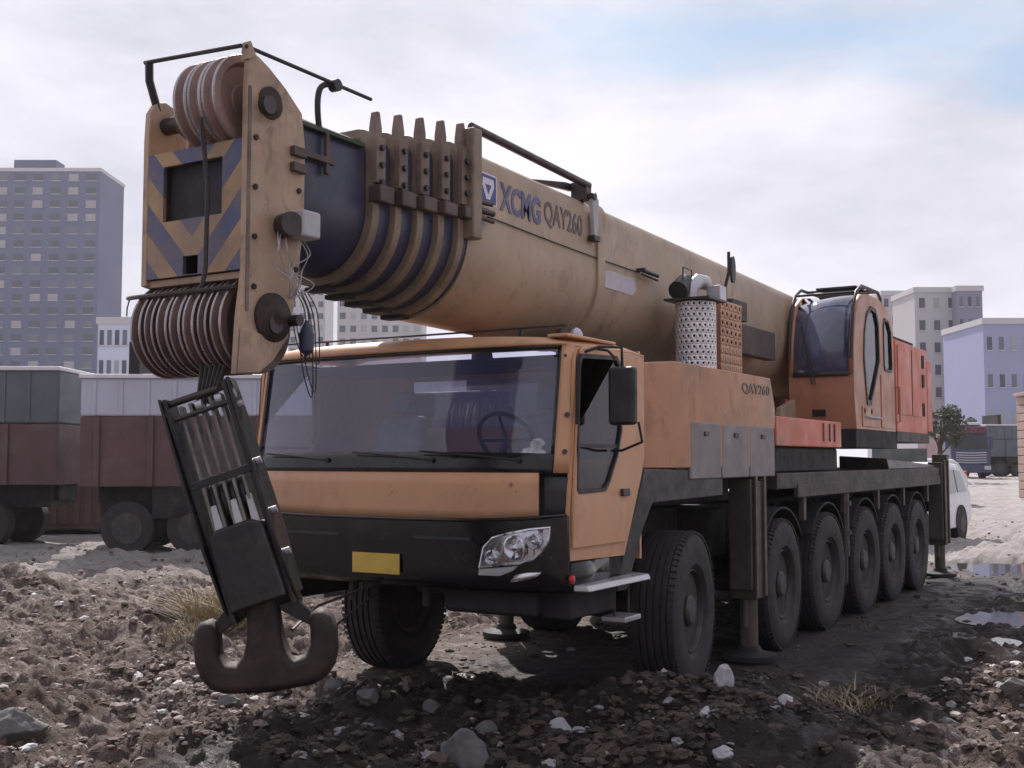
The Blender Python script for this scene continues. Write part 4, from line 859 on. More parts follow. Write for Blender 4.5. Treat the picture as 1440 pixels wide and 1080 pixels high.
wire = [(0.612, 0.36, 3.845)] + [(0.612, y, 3.85 - 0.02 * (y - 0.3) - 0.012 * math.sin((y - 0.3) / 2.9 * 3.14)) for y in np.linspace(0.5, 3.1, 12)]
MB().tube(wire, 0.006, 6).build('signal_wire', 'black_plastic', boom)
MB().cyl((0.61, 3.05, 3.81), (0.70, 3.05, 3.81), 0.02, n=10).cyl((0.66, 3.05, 3.81), (0.66, 3.42, 3.80), 0.02, n=10).cyl((0.66, 3.05, 3.77), (0.66, 3.42, 3.755), 0.012, n=8).build('wire_reel', 'steel_dark', boom)
# walkway rod and its brackets along the top of the boom
MB().tube([(0.60, 0.14, 4.50), (0.60, 2.06, 4.44)], 0.034, 10).build('top_rod', 'steel_dark', boom)
MB().prism([(1.22, 4.335), (2.02, 4.40), (2.08, 4.47), (1.90, 4.46), (1.24, 4.352)], 'x', 0.42, 0.46).prism([(1.98, 4.30), (2.08, 4.30), (2.08, 4.47), (1.98, 4.47)], 'x', 0.46, 0.62).build('rod_bracket', 'steel_dark', boom, 0.006)
MB().cyl((0.58, 2.04, 4.33), (0.68, 2.04, 4.33), 0.035, n=12).build('rod_knuckle', 'steel_dark', boom)
MB().hexa([(0.625, 2.05, 3.98), (0.665, 2.05, 3.98), (0.665, 2.12, 3.98), (0.625, 2.12, 3.98), (0.625, 2.01, 4.35), (0.665, 2.01, 4.35), (0.665, 2.14, 4.32), (0.625, 2.14, 4.32)]).build('latch_arm', 'lamp_grey', boom, 0.006)
B(0.61, 0.68, 2.02, 2.14, 3.93, 3.98).build('latch_foot', 'steel_dark', boom, 0.006)
# lettering and emblem (flat print on the boom side)
zt = lambda y: 3.985 - 0.02 * y
link('lettering', text_mesh('XCMG', 'lettering', 'letter_blue', 0.64, 0.23, lambda u, w, d: (0.602 + d, 0.55 + u, zt(0.55 + u) - 0.04 + w)), boom)
link('lettering', text_mesh('QAY260', 'lettering', 'letter_dark', 0.68, 0.225, lambda u, w, d: (0.602 + d, 1.25 + u, zt(1.25 + u) - 0.03 + w)), boom)
em = MB().prism([(0.245, 3.95), (0.505, 3.945), (0.505, 4.185), (0.245, 4.19)], 'x', 0.601, 0.603).build('emblem', 'emblem_white', boom)
MB().prism([(0.260, 3.962), (0.490, 3.957), (0.490, 4.172), (0.260, 4.177)], 'x', 0.6035, 0.6045).build('emblem_field', 'emblem_blue', em)
MB().plate([(0.300, 4.15), (0.450, 4.148), (0.460, 4.09), (0.400, 3.985), (0.350, 3.985), (0.290, 4.09)], [[(0.330, 4.10), (0.420, 4.10), (0.375, 4.02)]], 'x', 0.605, 0.606).build('emblem_shield', 'emblem_white', em)
MB().prism([(2.30, 3.56), (2.95, 3.55), (3.05, 3.62), (3.0, 3.72), (2.45, 3.73), (2.28, 3.66)], 'x', 0.6015, 0.603).build('faded_print', 'letter_pale', boom)
# boom rest between cab and boom
MB().prism([(1.75, 2.83), (2.10, 2.83), (2.02, 3.06), (1.86, 3.14), (1.78, 3.12)], 'x', 0.42, 0.47).prism([(1.75, 2.83), (2.10, 2.83), (2.02, 3.06), (1.86, 3.14), (1.78, 3.12)], 'x', -0.47, -0.42).box(-0.5, 0.5, 1.72, 2.12, 2.60, 2.83).build('boom_rest', 'frame_brown', crane, 0.01)
B(-1.09, 1.09, 1.40, 4.2, 1.55, 2.58).build('engine_housing', 'under_black', crane, 0.03)

# ---- boom head
HS = [(-2.17, 2.47), (-1.98, 2.487), (-1.86, 2.57), (-1.735, 2.72), (-1.66, 3.0), (-1.60, 3.5), (-1.60, 3.95), (-1.63, 4.15), (-1.78, 4.27), (-1.93, 4.36), (-2.02, 4.40), (-2.06, 4.41), (-2.10, 4.38), (-2.11, 4.2), (-2.11, 3.1), (-2.15, 2.80)]
head = MB().prism(HS, 'x', 0.455, 0.50).build('boom_head', 'head_yellow', crane, 0.008)
HSL = [(-2.11, 3.06), (-1.75, 3.0), (-1.66, 3.0), (-1.60, 3.5), (-1.60, 3.95), (-1.66, 4.12), (-1.80, 4.22), (-1.98, 4.27), (-2.05, 4.25), (-2.10, 4.17), (-2.11, 4.0)]
MB().prism(HSL, 'x', -0.40, -0.352).build('side_plate', 'head_yellow', head, 0.008)
MB().plate([(-0.365, 3.10), (0.455, 3.10), (0.455, 3.89), (-0.365, 3.89)], [[(-0.215, 3.45), (0.295, 3.45), (0.295, 3.80), (-0.215, 3.80)], [(-0.03, 3.105), (0.10, 3.105), (0.10, 3.22), (-0.03, 3.22)]], 'y', -2.105, -2.08).build('warning_panel', 'chevron', head)
B(-0.365, 0.455, -2.08, -1.62, 3.05, 3.095).build('cross_plate', 'head_yellow', head, 0.006)
B(-0.365, 0.455, -2.078, -1.62, 3.87, 3.90).build('cross_plate', 'head_yellow', head, 0.006)
B(-0.365, 0.455, -1.66, -1.63, 3.1, 4.0).build('back_plate', 'under_black', head)
B(-0.22, 0.30, -2.04, -2.02, 3.44, 3.81).build('opening_back', 'interior', head)
MB().prism([(-2.02, 3.90), (-1.66, 3.90), (-1.66, 4.1), (-1.84, 4.18), (-2.02, 4.1)], 'x', -0.12, -0.09).build('inner_web', 'head_yellow', head, 0.006)
MB().cyl((-0.45, -1.97, 4.11), (0.55, -1.97, 4.11), 0.055, n=16).build('sheave_axle', 'steel_dark', head)
MB().cyl((-0.16, -1.97, 4.11), (-0.05, -1.97, 4.11), 0.11, n=20).build('spacer', 'sheave_brown', head)
def sheave(x, y, z, r_, w, mt, nm='sheave'):
    o = MB().lathe([(-w * 0.25, 0.0), (-w * 0.25, r_ * 0.35), (-w * 0.18, r_ * 0.38), (-w * 0.18, r_ * 0.74), (-w * 0.5, r_ * 0.82), (-w * 0.5, r_ * 0.985), (-w * 0.42, r_), (-w * 0.30, r_ * 0.99), (-w * 0.10, r_ * 0.89), (w * 0.10, r_ * 0.89), (w * 0.30, r_ * 0.99), (w * 0.42, r_), (w * 0.5, r_ * 0.985), (w * 0.5, r_ * 0.82), (w * 0.18, r_ * 0.74), (w * 0.18, r_ * 0.38), (w * 0.25, r_ * 0.35), (w * 0.25, 0.0)], (x, y, z), 'x', 48).build(nm, mt, head, sharp=30)
    o.data.materials.append(MATS['sheave_edge'])
    for f in o.data.polygons:
        if math.hypot(f.center[1] - y, f.center[2] - z) > 0.985 * r_: f.material_index = 1
    return o
for i, x in enumerate((0.04, 0.16, 0.28)): sheave(x + 0.06, -2.0, 4.15, 0.28, 0.115, 'sheave_pink')
for i, x in enumerate(np.linspace(-0.34, 0.35, 7)): sheave(x, -1.90, 2.79, 0.30, 0.095 if i not in (1, 5) else 0.075, 'sheave_brown')
MB().cyl((-0.43, -1.90, 2.79), (0.56, -1.90, 2.79), 0.06, n=16).build('sheave_axle', 'steel_dark', head)
MB().lathe([(0, 0.15), (0.02, 0.15), (0.05, 0.10), (0.07, 0.0)], (0.50, -1.88, 2.83), 'x', 24).build('axle_cover', 'hook_steel', head)
MB().cyl((0.50, -1.76, 2.82), (0.62, -1.76, 2.82), 0.035, n=12).build('axle_pin', 'steel_dark', head)
MB().tube([(-0.55, -2.08, 3.00), (-0.42, -2.14, 2.99), (0.455, -2.14, 2.99)], 0.014, 6).build('rope_keeper', 'steel_dark', head)
MB().tube([(-0.51, -2.10, 2.99), (-0.52, -2.11, 2.93), (-0.51, -2.12, 2.88)], 0.005, 5).build('split_pin', 'steel_dark', head)
MB().prism([(-2.165, 2.475), (-1.99, 2.49), (-1.80, 2.70), (-2.145, 2.74)], 'x', 0.503, 0.515).build('guard_plate', 'head_yellow', head, 0.004)
MB().lathe([(0, 0.10), (0.012, 0.10), (0.02, 0.06), (0.04, 0.05), (0.045, 0.0)], (0.50, -1.92, 4.14), 'x', 20).build('axle_boss', 'hook_steel', head)
for z in (3.76, 3.86): B(0.50, 0.54, -1.74, -1.62, z, z + 0.06).build('lug', 'jack_brown', head, 0.006)
B(0.515, 0.66, -1.78, -1.62, 3.33, 3.50).build('work_lamp', 'lamp_grey', head, 0.02)
MB().cyl((0.50, -1.80, 3.40), (0.62, -1.84, 3.40), 0.075, n=16).build('lamp_socket', 'steel_dark', head)
rs_ = random.Random(5); wires = MB()
for k in range(7):
    y0 = -1.85 + 0.03 * k; w = rs_.uniform(0.04, 0.12)
    wires.tube(sm_pts([(0.51, y0, 3.38), (0.54 + w * 0.5, y0 - w * rs_.uniform(-0.6, 1.2), 3.27 - 0.3 * w), (0.53, y0 + rs_.uniform(-0.08, 0.08), 3.14), (0.55 + w * 0.4, y0 + w * rs_.uniform(-0.5, 1.0), 3.06), (0.51, y0 * 0.3 - 1.2, 2.97)]), 0.0038, 5)
wires.build('lamp_cable', 'lamp_grey', head)
wires = MB()
for k in range(5):
    y0 = -1.68 + 0.03 * k; dz = rs_.uniform(0.35, 0.65)
    wires.tube(sm_pts([(0.50, y0, 3.02), (0.53, y0 + 0.06, 3.02 - dz * 0.3), (0.52, y0 + 0.09, 3.02 - dz), (0.50, y0 + 0.03, 3.02 - dz * 0.8), (0.49, y0 - 0.01, 3.02 - dz * 0.4)]), 0.004, 5)
wires.build('limit_switch_cable', 'black_plastic', head)
MB().lathe([(0, 0.01), (0.03, 0.045), (0.13, 0.05), (0.18, 0.03), (0.22, 0.01)], (0.53, -1.60, 2.62), 'z', 14).build('limit_switch', 'section_blue', head)
MB().tube([(-0.376, -2.02, 4.20), (-0.37, -2.10, 4.38), (-0.34, -2.13, 4.49)], 0.026, 8).build('rod_post', 'black_plastic', head)
MB().tube([(-0.38, -2.13, 4.49), (0.46, -2.13, 4.44)], 0.014, 8).build('head_rod', 'black_plastic', head)
MB().prism([(-2.11, 4.36), (-2.05, 4.39), (-2.10, 4.47)], 'x', 0.44, 0.51).build('rod_lug', 'head_yellow', head)
MB().tube([(0.48, -2.11, 4.44), (0.52, -0.97, 4.42)], 0.013, 8).build('rope_line', 'black_plastic', head)
MB().tube(sm_pts([(0.44, -1.40, 4.11), (0.45, -1.43, 4.22), (0.46, -1.44, 4.32), (0.47, -1.42, 4.39), (0.49, -1.36, 4.42), (0.50, -1.31, 4.41)], 3), 0.020, 8).build('rope_hook', 'black_plastic', head)
MB().lathe([(-0.03, 0.0), (-0.03, 0.04), (0.03, 0.04), (0.03, 0.0)], (0.50, -1.32, 4.42), 'x', 16).build('rope_roller', 'black_plastic', head)
MB().cyl((0.28, -1.62, 4.02), (0.28, -1.0, 4.04), 0.085, n=18).build('extension_cylinder', 'silver', head)
B(0.10, 0.46, -1.62, -0.95, 4.10, 4.13).build('top_plate', 'green_box', head, 0.005)
B(0.44, 0.475, -1.62, -1.28, 3.90, 3.94).build('side_bar', 'jack_brown', head, 0.004)
B(0.44, 0.47, -1.36, -1.33, 3.83, 4.10).build('bar_post', 'jack_brown', head, 0.004)
MB().tube([(0.27, -2.26, 4.0), (0.265, -2.19, 3.6), (0.235, -2.17, 3.1), (0.23, -2.19, 3.0)], 0.014, 8).build('hoist_rope', 'rope', head)
for i, x in enumerate((0.10, 0.14, 0.18, 0.22, 0.26, 0.30)): MB().tube([(x, -2.05, 2.56), (x * 0.7 - 0.02, -2.04, 2.26 + 0.25 * x)], 0.014, 6).build('hoist_rope', 'rope', head)

for (y, z) in ((-2.04, 3.0), (-2.04, 3.3), (-2.04, 3.6), (-2.04, 3.9), (-1.68, 3.15), (-1.66, 3.65)): MB().cyl((0.499, y, z), (0.514, y, z), 0.018, n=6).build('bolt', 'hook_steel', head)
B(0.499, 0.508, -2.105, -2.08, 2.85, 4.2).build('edge_strip', 'guide_brown', head, 0.003)
# ================================================================ hook block
hk = empty('hook_block', (0.09, -2.05, 2.33)); hk.scale = (1.03, 1.03, 1.03); hk.rotation_euler = (R(-2), R(-19), YAW)
tag(hk, 'black steel hook block with a double pronged hook hanging from the boom head', 'hook block')
# local: x across, z down; length 1.22 m
for sx in (-1, 1):
    MB().prism([(sx * 0.195, 0.06), (sx * 0.165, 0.06), (sx * 0.165, -1.30), (sx * 0.195, -1.30)], 'y', -0.10, 0.10).build('side_plate', 'block_black', hk, 0.006)
    MB().prism([(-0.10, 0.07), (0.10, 0.07), (0.14, -0.3), (0.17, -0.85), (0.10, -1.24), (-0.10, -1.24), (-0.17, -0.85), (-0.14, -0.3)], 'x', *sorted((sx * 0.199, sx * 0.215))).build('cheek_plate', 'block_black', hk, 0.004)
for x in (-0.115, -0.055, 0.005, 0.065, 0.125):
    MB().prism([(-0.05, 0.0), (0.03, 0.0), (0.08, -0.80), (-0.13, -0.80)], 'x', x - 0.010, x + 0.010).build('divider_plate', 'divider_steel', hk, 0.003)
MB().cyl((-0.22, -0.05, 0.03), (0.22, -0.05, 0.03), 0.022, n=10).build('rope_guard', 'steel_dark', hk)
MB().cyl((-0.20, -0.07, -0.07), (0.20, -0.07, -0.07), 0.014, n=8).build('rope_guard', 'steel_dark', hk)
B(-0.19, 0.19, -0.105, -0.09, -0.50, -0.455).build('cross_strap', 'block_black', hk, 0.004)
for x in (-0.19, 0.0, 0.12, 0.20): MB().lathe([(-0.02, 0.0), (-0.02, 0.03), (0.02, 0.03), (0.02, 0.0)], (x, -0.06, -0.03), 'x', 10).build('guard_nut', 'silver', hk)
for i, x in enumerate((-0.085, -0.025, 0.035, 0.095)):
    MB().lathe([(-0.018, 0.0), (-0.018, 0.17), (-0.008, 0.155), (0.008, 0.155), (0.018, 0.17), (0.018, 0.0)], (x, 0.07, -0.62), 'x', 36).build('block_sheave', 'block_black', hk)
for x in (-0.09, 0.03, 0.125): MB().hexa([(x - 0.025, -0.14, -0.80), (x + 0.025, -0.14, -0.80), (x + 0.025, -0.10, -0.80), (x - 0.025, -0.10, -0.80), (x - 0.018, -0.11, -0.62), (x + 0.018, -0.11, -0.62), (x + 0.018, -0.09, -0.62), (x - 0.018, -0.09, -0.62)]).build('rope_wedge', 'lamp_grey', hk, 0.006)
MB().prism([(-0.165, -0.80), (-0.10, -0.76), (0.10, -0.76), (0.165, -0.80), (0.165, -1.24), (-0.165, -1.24)], 'y', -0.17, 0.17).build('ballast_body', 'block_black', hk, 0.02)
for z in (-0.1, -0.45, -0.75, -1.0): MB().cyl((0.215, -0.06, z), (0.245, -0.06, z), 0.022, n=8).build('bolt', 'silver', hk)
MB().cyl((-0.20, 0, -1.22), (0.20, 0, -1.22), 0.07, n=14).build('trunnion', 'steel_dark', hk)
# the forged double hook: a flat outline with rounded edges
def hook_outline():
    o = [(-0.085, 0.02), (0.085, 0.02)]
    rp = [(0.09, -0.14), (0.10, -0.24), (0.125, -0.32), (0.17, -0.365), (0.225, -0.355), (0.262, -0.30), (0.268, -0.22), (0.265, -0.16), (0.28, -0.12), (0.315, -0.10), (0.36, -0.11), (0.395, -0.15), (0.41, -0.23), (0.405, -0.34), (0.38, -0.43), (0.325, -0.495), (0.25, -0.525), (0.12, -0.535)]
    o += rp + [(0.0, -0.543)] + [(-x, z) for x, z in reversed(rp)]
    return o
hook = MB().prism(hook_outline(), 'y', -0.10, 0.10)
ho = hook.build('double_hook', 'hook_steel', hk, 0.062, sharp=60); ho.modifiers['bevel'].segments = 5; ho.modifiers['bevel'].limit_method = 'ANGLE'; ho.modifiers['bevel'].angle_limit = R(60); ho.location = (0, 0, -1.20); ho.rotation_euler = (0, R(13), 0)
for sx in (1, -1):
    MB().prism([(sx * 0.08, -0.02), (sx * 0.13, 0.04), (sx * 0.30, -0.14), (sx * 0.26, -0.19), (sx * 0.10, -0.09)], 'y', -0.03, 0.03).build('safety_latch', 'block_black', ho, 0.006)
tr = MB().tube([(0.55, -1.72, 0.95), (0.30, -1.2, 1.02), (-0.05, -0.2, 1.04)], 0.009, 6).tube([(0.62, -1.68, 0.70), (0.3, -1.1, 0.84), (-0.02, -0.2, 0.98)], 0.009, 6)
tie = tr.build('tie_rope', 'rope', None); tag(tie, 'thin dark wire sling tying the double hook back to the front bumper', 'rope')

# ================================================================ surroundings
def building(name, px0, px1, py_top, d, mt, lb, floors, bays, depth=14, wh=0.5, band=None, ww=0.55, z0=0.0):
    a = far(px0, d); b = far(px1, d); w = (b - a).length; h = CAM.z + (645 - py_top) / 1600 * d; ang = math.atan2(b.y - a.y, b.x - a.x)
    root = empty(name, (a.x, a.y, z0), ang)
    tag(root, lb, 'building')
    B(0, w, 0, depth, 0, h - z0).build('wall', mt, root)
    B(-0.2, w + 0.2, -0.2, depth + 0.2, h - z0, h - z0 + 0.8).build('roof', 'bld_band', root)
    fh = (h - z0) / floors; bw = w / bays
    if floors and band:
        bm_ = MB().box(0.05, w - 0.05, -0.12, -0.01, -0.25, 0.0).mesh('floor_band', band)
        for f in range(1, floors): link('floor_band', bm_, root).location.z = f * fh
    wms = [MB().box(-bw * ww / 2, bw * ww / 2, -0.06, -0.01, 0, fh * wh).mesh('window', q) for q in ('bld_window', 'bld_window', 'bld_blind', 'bld_window2')]
    sm = MB().box(-bw * ww / 2 - 0.1, bw * ww / 2 + 0.1, -0.22, -0.01, -0.12, 0).mesh('sill', 'bld_band')
    for f in range(floors):
        for k in range(bays):
            wn = link('window', wms[rnd.randrange(4)], root); wn.location = ((k + 0.5) * bw, 0, f * fh + fh * 0.3); link('sill', sm, wn)
    if name == 'tower_block': B(w * 0.35, w * 0.65, 3, 8, h - z0 + 0.8, h - z0 + 3.5).build('lift_house', mt, root)
    return root
building('tower_block', -70, 133, 236, 260, 'bld_blue', 'tall slate blue tower block standing beyond the parked trailer', 22, 8, 16)
building('office_building', 135, 200, 455, 130, 'bld_pale', 'low pale blue building with rows of windows beside the slate tower', 5, 6, 10)
building('tower_block', 404, 456, 352, 310, 'bld_grey', 'slim grey residential tower glimpsed beside the boom head cables', 18, 4, 14, band='bld_band')
building('tower_block', 473, 593, 380, 280, 'bld_grey', 'wide grey residential tower seen under the boom collars', 15, 8, 14, band='bld_band')
building('apartment_block', 1244, 1290, 414, 200, 'bld_grey', 'pale grey apartment block rising behind the crane operator cab', 10, 4, 10, band='bld_band')
building('apartment_block', 1290, 1352, 410, 172, 'bld_grey', 'blank lilac grey apartment block with few window rows', 8, 3, 10, wh=0.45, ww=0.4)
building('apartment_block', 1350, 1386, 408, 170, 'bld_dark', 'dark slate apartment block between lilac neighbours', 8, 3, 10, wh=0.45, ww=0.4)
building('factory_building', 1386, 1470, 455, 150, 'bld_lilac', 'blue clad factory building beyond the parked dark truck', 4, 5, 14, wh=0.35, ww=0.4)

def simple_wheel(parent, p, ax, r_=0.5, w=0.28):
    ax = Vector(ax); p = Vector(p)
    t_ = MB().cyl(p - ax * w / 2, p + ax * w / 2, r_, n=24).build('wheel', 'rubber', parent, 0.03)
    MB().cyl(p - ax * (w / 2 + 0.01), p + ax * (w / 2 + 0.01), r_ * 0.58, n=18).build('rim', 'rim_dark', t_)
    return t_
# semitrailer parked across the yard beyond the hook
def semitrailer(px, d, ang, ln, lb, up, low, h1=2.95, h0=1.95, ht=3.72, z0=0.0):
    a = far(px, d, z0); r_ = empty('semitrailer', a, ang); tag(r_, lb, 'trailer')
    B(0, ln, 0, 2.5, h1, ht).build('cargo_cover', up, r_, 0.06)
    B(-0.03, ln + 0.03, -0.05, 2.55, ht - 0.02, ht + 0.07).build('top_rail', 'emblem_white', r_, 0.02)
    B(0.0, ln, 0.02, 2.48, h0, h1).build('side_wall', low, r_, 0.02)
    for k in range(int(ln / 0.55)): B(0.25 + k * 0.55, 0.33 + k * 0.55, -0.025, 0.01, h1 + 0.03, ht - 0.06).build('cover_rib', up, r_, 0.008)
    for k in range(int(ln / 1.1)): B(0.3 + k * 1.1, 0.42 + k * 1.1, -0.04, 0.02, h0, h1).build('stake', low, r_, 0.01)
    B(0.2, ln - 0.2, 0.7, 1.8, 1.05, h0).build('chassis', 'under_black', r_)
    B(1.5, ln * 0.55, 0.05, 0.12, 0.75, 1.6).build('side_guard', 'under_black', r_)
    for k in range(3):
        for y in (0.25, 2.25): simple_wheel(r_, (ln - 1.6 - 1.35 * k, y, 0.55), (0, 1, 0), 0.55, 0.4)
    for k in range(2):
        for y in (0.25, 2.25): simple_wheel(r_, (1.0 + 1.35 * k, y, 0.55), (0, 1, 0), 0.55, 0.4)
    B(0.95, 1.17, 0.1, 2.4, ht, ht + 0.75).build('headboard', 'under_black', r_)
    B(3.2, ln - 5.6, 0.15, 2.3, 0.42, h0 - 0.1).build('belly_box', 'under_black', r_, 0.04)
    B(ln - 5.4, ln - 0.3, 0.5, 2.0, 0.9, h0).build('axle_frame', 'under_black', r_)
    B(0.3, 3.0, 0.5, 2.0, 0.75, h0).build('gooseneck', 'under_black', r_)
    for y in (0.03, 2.40): B(2.7, ln - 5.3, y, y + 0.06, 0.5, 1.25).build('side_skirt', 'truck_blue', r_)
    return r_
t1 = semitrailer(112, 23.5, YAW + R(2), 13.0, 'grey covered semitrailer with dark red sides parked across the yard', 'trailer_white', 'trailer_red', 2.85, 1.40, 3.66)
t2 = semitrailer(-440, 25.0, YAW + R(1), 8.1, 'dark trailer with maroon lower sides parked end to end with the grey covered one', 'trailer_teal', 'trailer_red', 2.75, 1.4, 3.95)
t3 = semitrailer(1386, 80, YAW + R(4), 9.0, 'dark teal trailer parked past the oncoming dark truck', 'trailer_teal', 'trailer_teal', 2.6, 1.4, 3.6, 0.72)

# dark containers standing in a line behind the trailers
def container(px, d, ang, ln, lb, mt):
    r_ = empty('shipping_container', far(px, d), ang); tag(r_, lb, 'container')
    B(0, ln, 0, 2.4, 0.12, 2.6).build('shell', mt, r_, 0.02)
    for k in range(int(ln / 0.3)): B(0.12 + 0.3 * k, 0.27 + 0.3 * k, -0.035, 0.005, 0.25, 2.48).build('corrugation', mt, r_, 0.008)
    for x in (0, ln - 0.12): B(x, x + 0.12, -0.045, 0.02, 0.0, 2.62).build('corner_post', mt, r_, 0.01)
    B(0, ln, -0.045, 0.02, 2.5, 2.64).build('top_rail', mt, r_, 0.01)
container(-330, 30, YAW + R(1), 6.06, 'dark slate shipping container behind the dark trailer with maroon sides', 'trailer_dark')
container(5, 30.2, YAW + R(1), 6.06, 'deep plum shipping container behind the grey covered semitrailer', 'trailer_red')

# white people carrier behind the crane
def passenger_car(name, pos, ang, lb, ln=4.75, ht=1.78):
    r_ = empty(name, pos, ang); tag(r_, lb, 'car')
    pf = [(0.05, 0.45), (0.0, 0.75), (0.05, 1.02), (0.16, 1.15), (0.42, 1.62), (0.62, ht - 0.03), (1.2, ht), (2.6, ht - 0.01), (2.95, ht - 0.10), (3.55, 1.22), (4.45, 1.02), (ln - 0.05, 0.85), (ln, 0.55), (ln - 0.05, 0.35), (4.3, 0.25), (0.25, 0.28)]
    rings = []
    for y, k in ((0.0, 0.93), (0.06, 0.985), (0.2, 1.0), (1.65, 1.0), (1.79, 0.985), (1.85, 0.93)):
        rings.append([(2.4 + (x - 2.4) * (0.985 + 0.015 * (k > 0.99)), y + (0.13 * max(0, z - 1.05) / 0.7 * (1 if y < 0.9 else -1)), 0.25 + (z - 0.25) * (k if z > 1.2 else 1)) for x, z in pf])
    MB().loft(rings).build('body', 'white_car', r_, 0.03, sharp=30)
    for s_, y in ((0, 0), (1, 1.85)):
        yy = lambda z: (0.035 + 0.13 * max(0, z - 1.05) / 0.7) if s_ == 0 else 1.85 - (0.035 + 0.13 * max(0, z - 1.05) / 0.7)
        e_ = -0.05 if s_ == 0 else 0.05
        for w in ([(0.42, 1.10), (0.70, 1.56), (1.18, 1.60), (1.18, 1.08)], [(1.25, 1.08), (1.25, 1.61), (2.12, 1.61), (2.12, 1.06)], [(2.19, 1.06), (2.19, 1.60), (2.60, 1.57), (3.25, 1.10)]):
            MB().add([(x, yy(z) + e_, z) for x, z in w] + [(x, yy(z), z) for x, z in w], [(0, 1, 2, 3), (7, 6, 5, 4), (0, 1, 5, 4), (1, 2, 6, 5), (2, 3, 7, 6), (3, 0, 4, 7)]).build('side_window', 'far_glass', r_)
        B(1.9, 2.08, *sorted((y + e_ * 0.9, y)), 0.92, 0.97).build('door_handle', 'white_car', r_, 0.008)
        for x in (0.95, 3.85):
            yw = 0.11 if s_ == 0 else 1.74
            MB().cyl((x, yw - 0.135 if s_ == 0 else yw - 0.1, 0.36), (x, yw + 0.1 if s_ == 0 else yw + 0.135, 0.36), 0.43, n=24).build('wheel_arch', 'under_black', r_)
            simple_wheel(r_, (x, yw, 0.34), (0, 1, 0), 0.34, 0.29)
    MB().add([(0.085, 0.25, 1.16), (0.085, 1.6, 1.16), (0.40, 1.5, 1.60), (0.40, 0.35, 1.60), (0.2, 0.25, 1.16), (0.2, 1.6, 1.16), (0.5, 1.5, 1.60), (0.5, 0.35, 1.60)], [(0, 1, 2, 3), (7, 6, 5, 4), (0, 1, 5, 4), (1, 2, 6, 5), (2, 3, 7, 6), (3, 0, 4, 7)]).build('rear_window', 'far_glass', r_)
    for y in (0.12, 1.58): B(0.0, 0.1, y, y + 0.16, 0.92, 1.25).build('tail_light', 'tail_red', r_, 0.02)
    B(-0.05, 0.2, 0.1, 1.75, 0.32, 0.56).build('rear_bumper', 'white_car', r_, 0.05)
    return r_
ang_ = YAW + math.pi + R(52); yd_ = Vector((-math.sin(ang_), math.cos(ang_), 0)); p = far(1364, 29.5) - yd_ * 1.85; zt_ = float(terrain(np.array([p.x]), np.array([p.y]))[0])
passenger_car('people_carrier', (p.x, p.y, zt_), ang_, 'white people carrier parked right behind the rear outrigger of the crane').scale = (1, 1, 1.08)
p = far(1318, 47, 0.3)
passenger_car('small_car', (p.x, p.y, 0.30), YAW + math.pi + R(20), 'small white car half hidden behind the white people carrier').scale = (0.9, 0.95, 0.95)

# dark truck facing us at the far end of the yard
def cab_truck(pos, ang, lb):
    r_ = empty('cargo_truck', pos, ang); tag(r_, lb, 'truck')
    pf = [(0.0, 0.5), (-0.02, 1.3), (0.05, 2.0), (0.30, 2.95), (0.55, 3.35), (1.3, 3.45), (2.1, 3.45), (2.1, 0.6), (0.4, 0.45)]
    MB().prism(pf, 'x', -1.22, 1.22).build('cab_body', 'truck_blue', r_, 0.08)
    B(-1.1, 1.1, 0.18, 0.5, 2.88, 3.30).build('roof_panel', 'truck_maroon', r_, 0.05)
    MB().add([(-1.08, 0.0, 1.92), (1.08, 0.0, 1.92), (1.02, 0.215, 2.80), (-1.02, 0.215, 2.80), (-1.08, 0.15, 1.92), (1.08, 0.15, 1.92), (1.02, 0.4, 2.80), (-1.02, 0.4, 2.80)], [(0, 1, 2, 3), (7, 6, 5, 4), (0, 1, 5, 4), (1, 2, 6, 5), (2, 3, 7, 6), (3, 0, 4, 7)]).build('windshield', 'far_glass', r_)
    B(-1.0, 1.0, -0.06, -0.02, 0.95, 1.78).build('grille', 'truck_blue', r_)
    for k in range(5): MB().prism([(-0.95, 1.0 + 0.155 * k), (0, 0.97 + 0.155 * k), (0.95, 1.0 + 0.155 * k), (0.95, 1.06 + 0.155 * k), (0, 1.03 + 0.155 * k), (-0.95, 1.06 + 0.155 * k)], 'y', -0.11, -0.06).build('grille_bar', 'silver', r_, 0.01)
    B(-1.25, 1.25, -0.12, 0.4, 0.35, 0.85).build('bumper', 'truck_blue', r_, 0.05)
    for sx in (-1, 1):
        B(*sorted((sx * 0.78, sx * 1.18)), -0.15, -0.10, 0.55, 0.80).build('headlight', 'silver', r_, 0.03)
        B(*sorted((sx * 1.28, sx * 1.5)), 0.25, 0.35, 1.9, 2.7).build('mirror', 'truck_blue', r_, 0.03)
        MB().cyl((sx * 1.15, 0.3, 2.7), (sx * 1.4, 0.3, 2.7), 0.03, n=8).build('mirror_arm', 'truck_blue', r_)
        for y in (1.2, 5.0, 6.3): simple_wheel(r_, (sx * 1.02, y, 0.5), (1, 0, 0), 0.5, 0.35)
    B(-0.5, 0.5, 1.8, 7.5, 0.7, 1.0).build('chassis', 'under_black', r_)
    B(-1.23, 1.23, 2.5, 7.6, 1.05, 3.3).build('cargo_box', 'truck_maroon', r_, 0.05)
    MB().prism([(-0.9, 3.42), (0.9, 3.42), (0.8, 3.62), (-0.8, 3.62)], 'y', 0.65, 1.9).build('sun_visor', 'white_car', r_, 0.04)
    return r_
p = far(1364, 73, 0.72)
cab_truck((p.x, p.y, 0.72), YAW + R(-6), 'dark blue and maroon cargo truck with silver grille bars facing the crane yard')
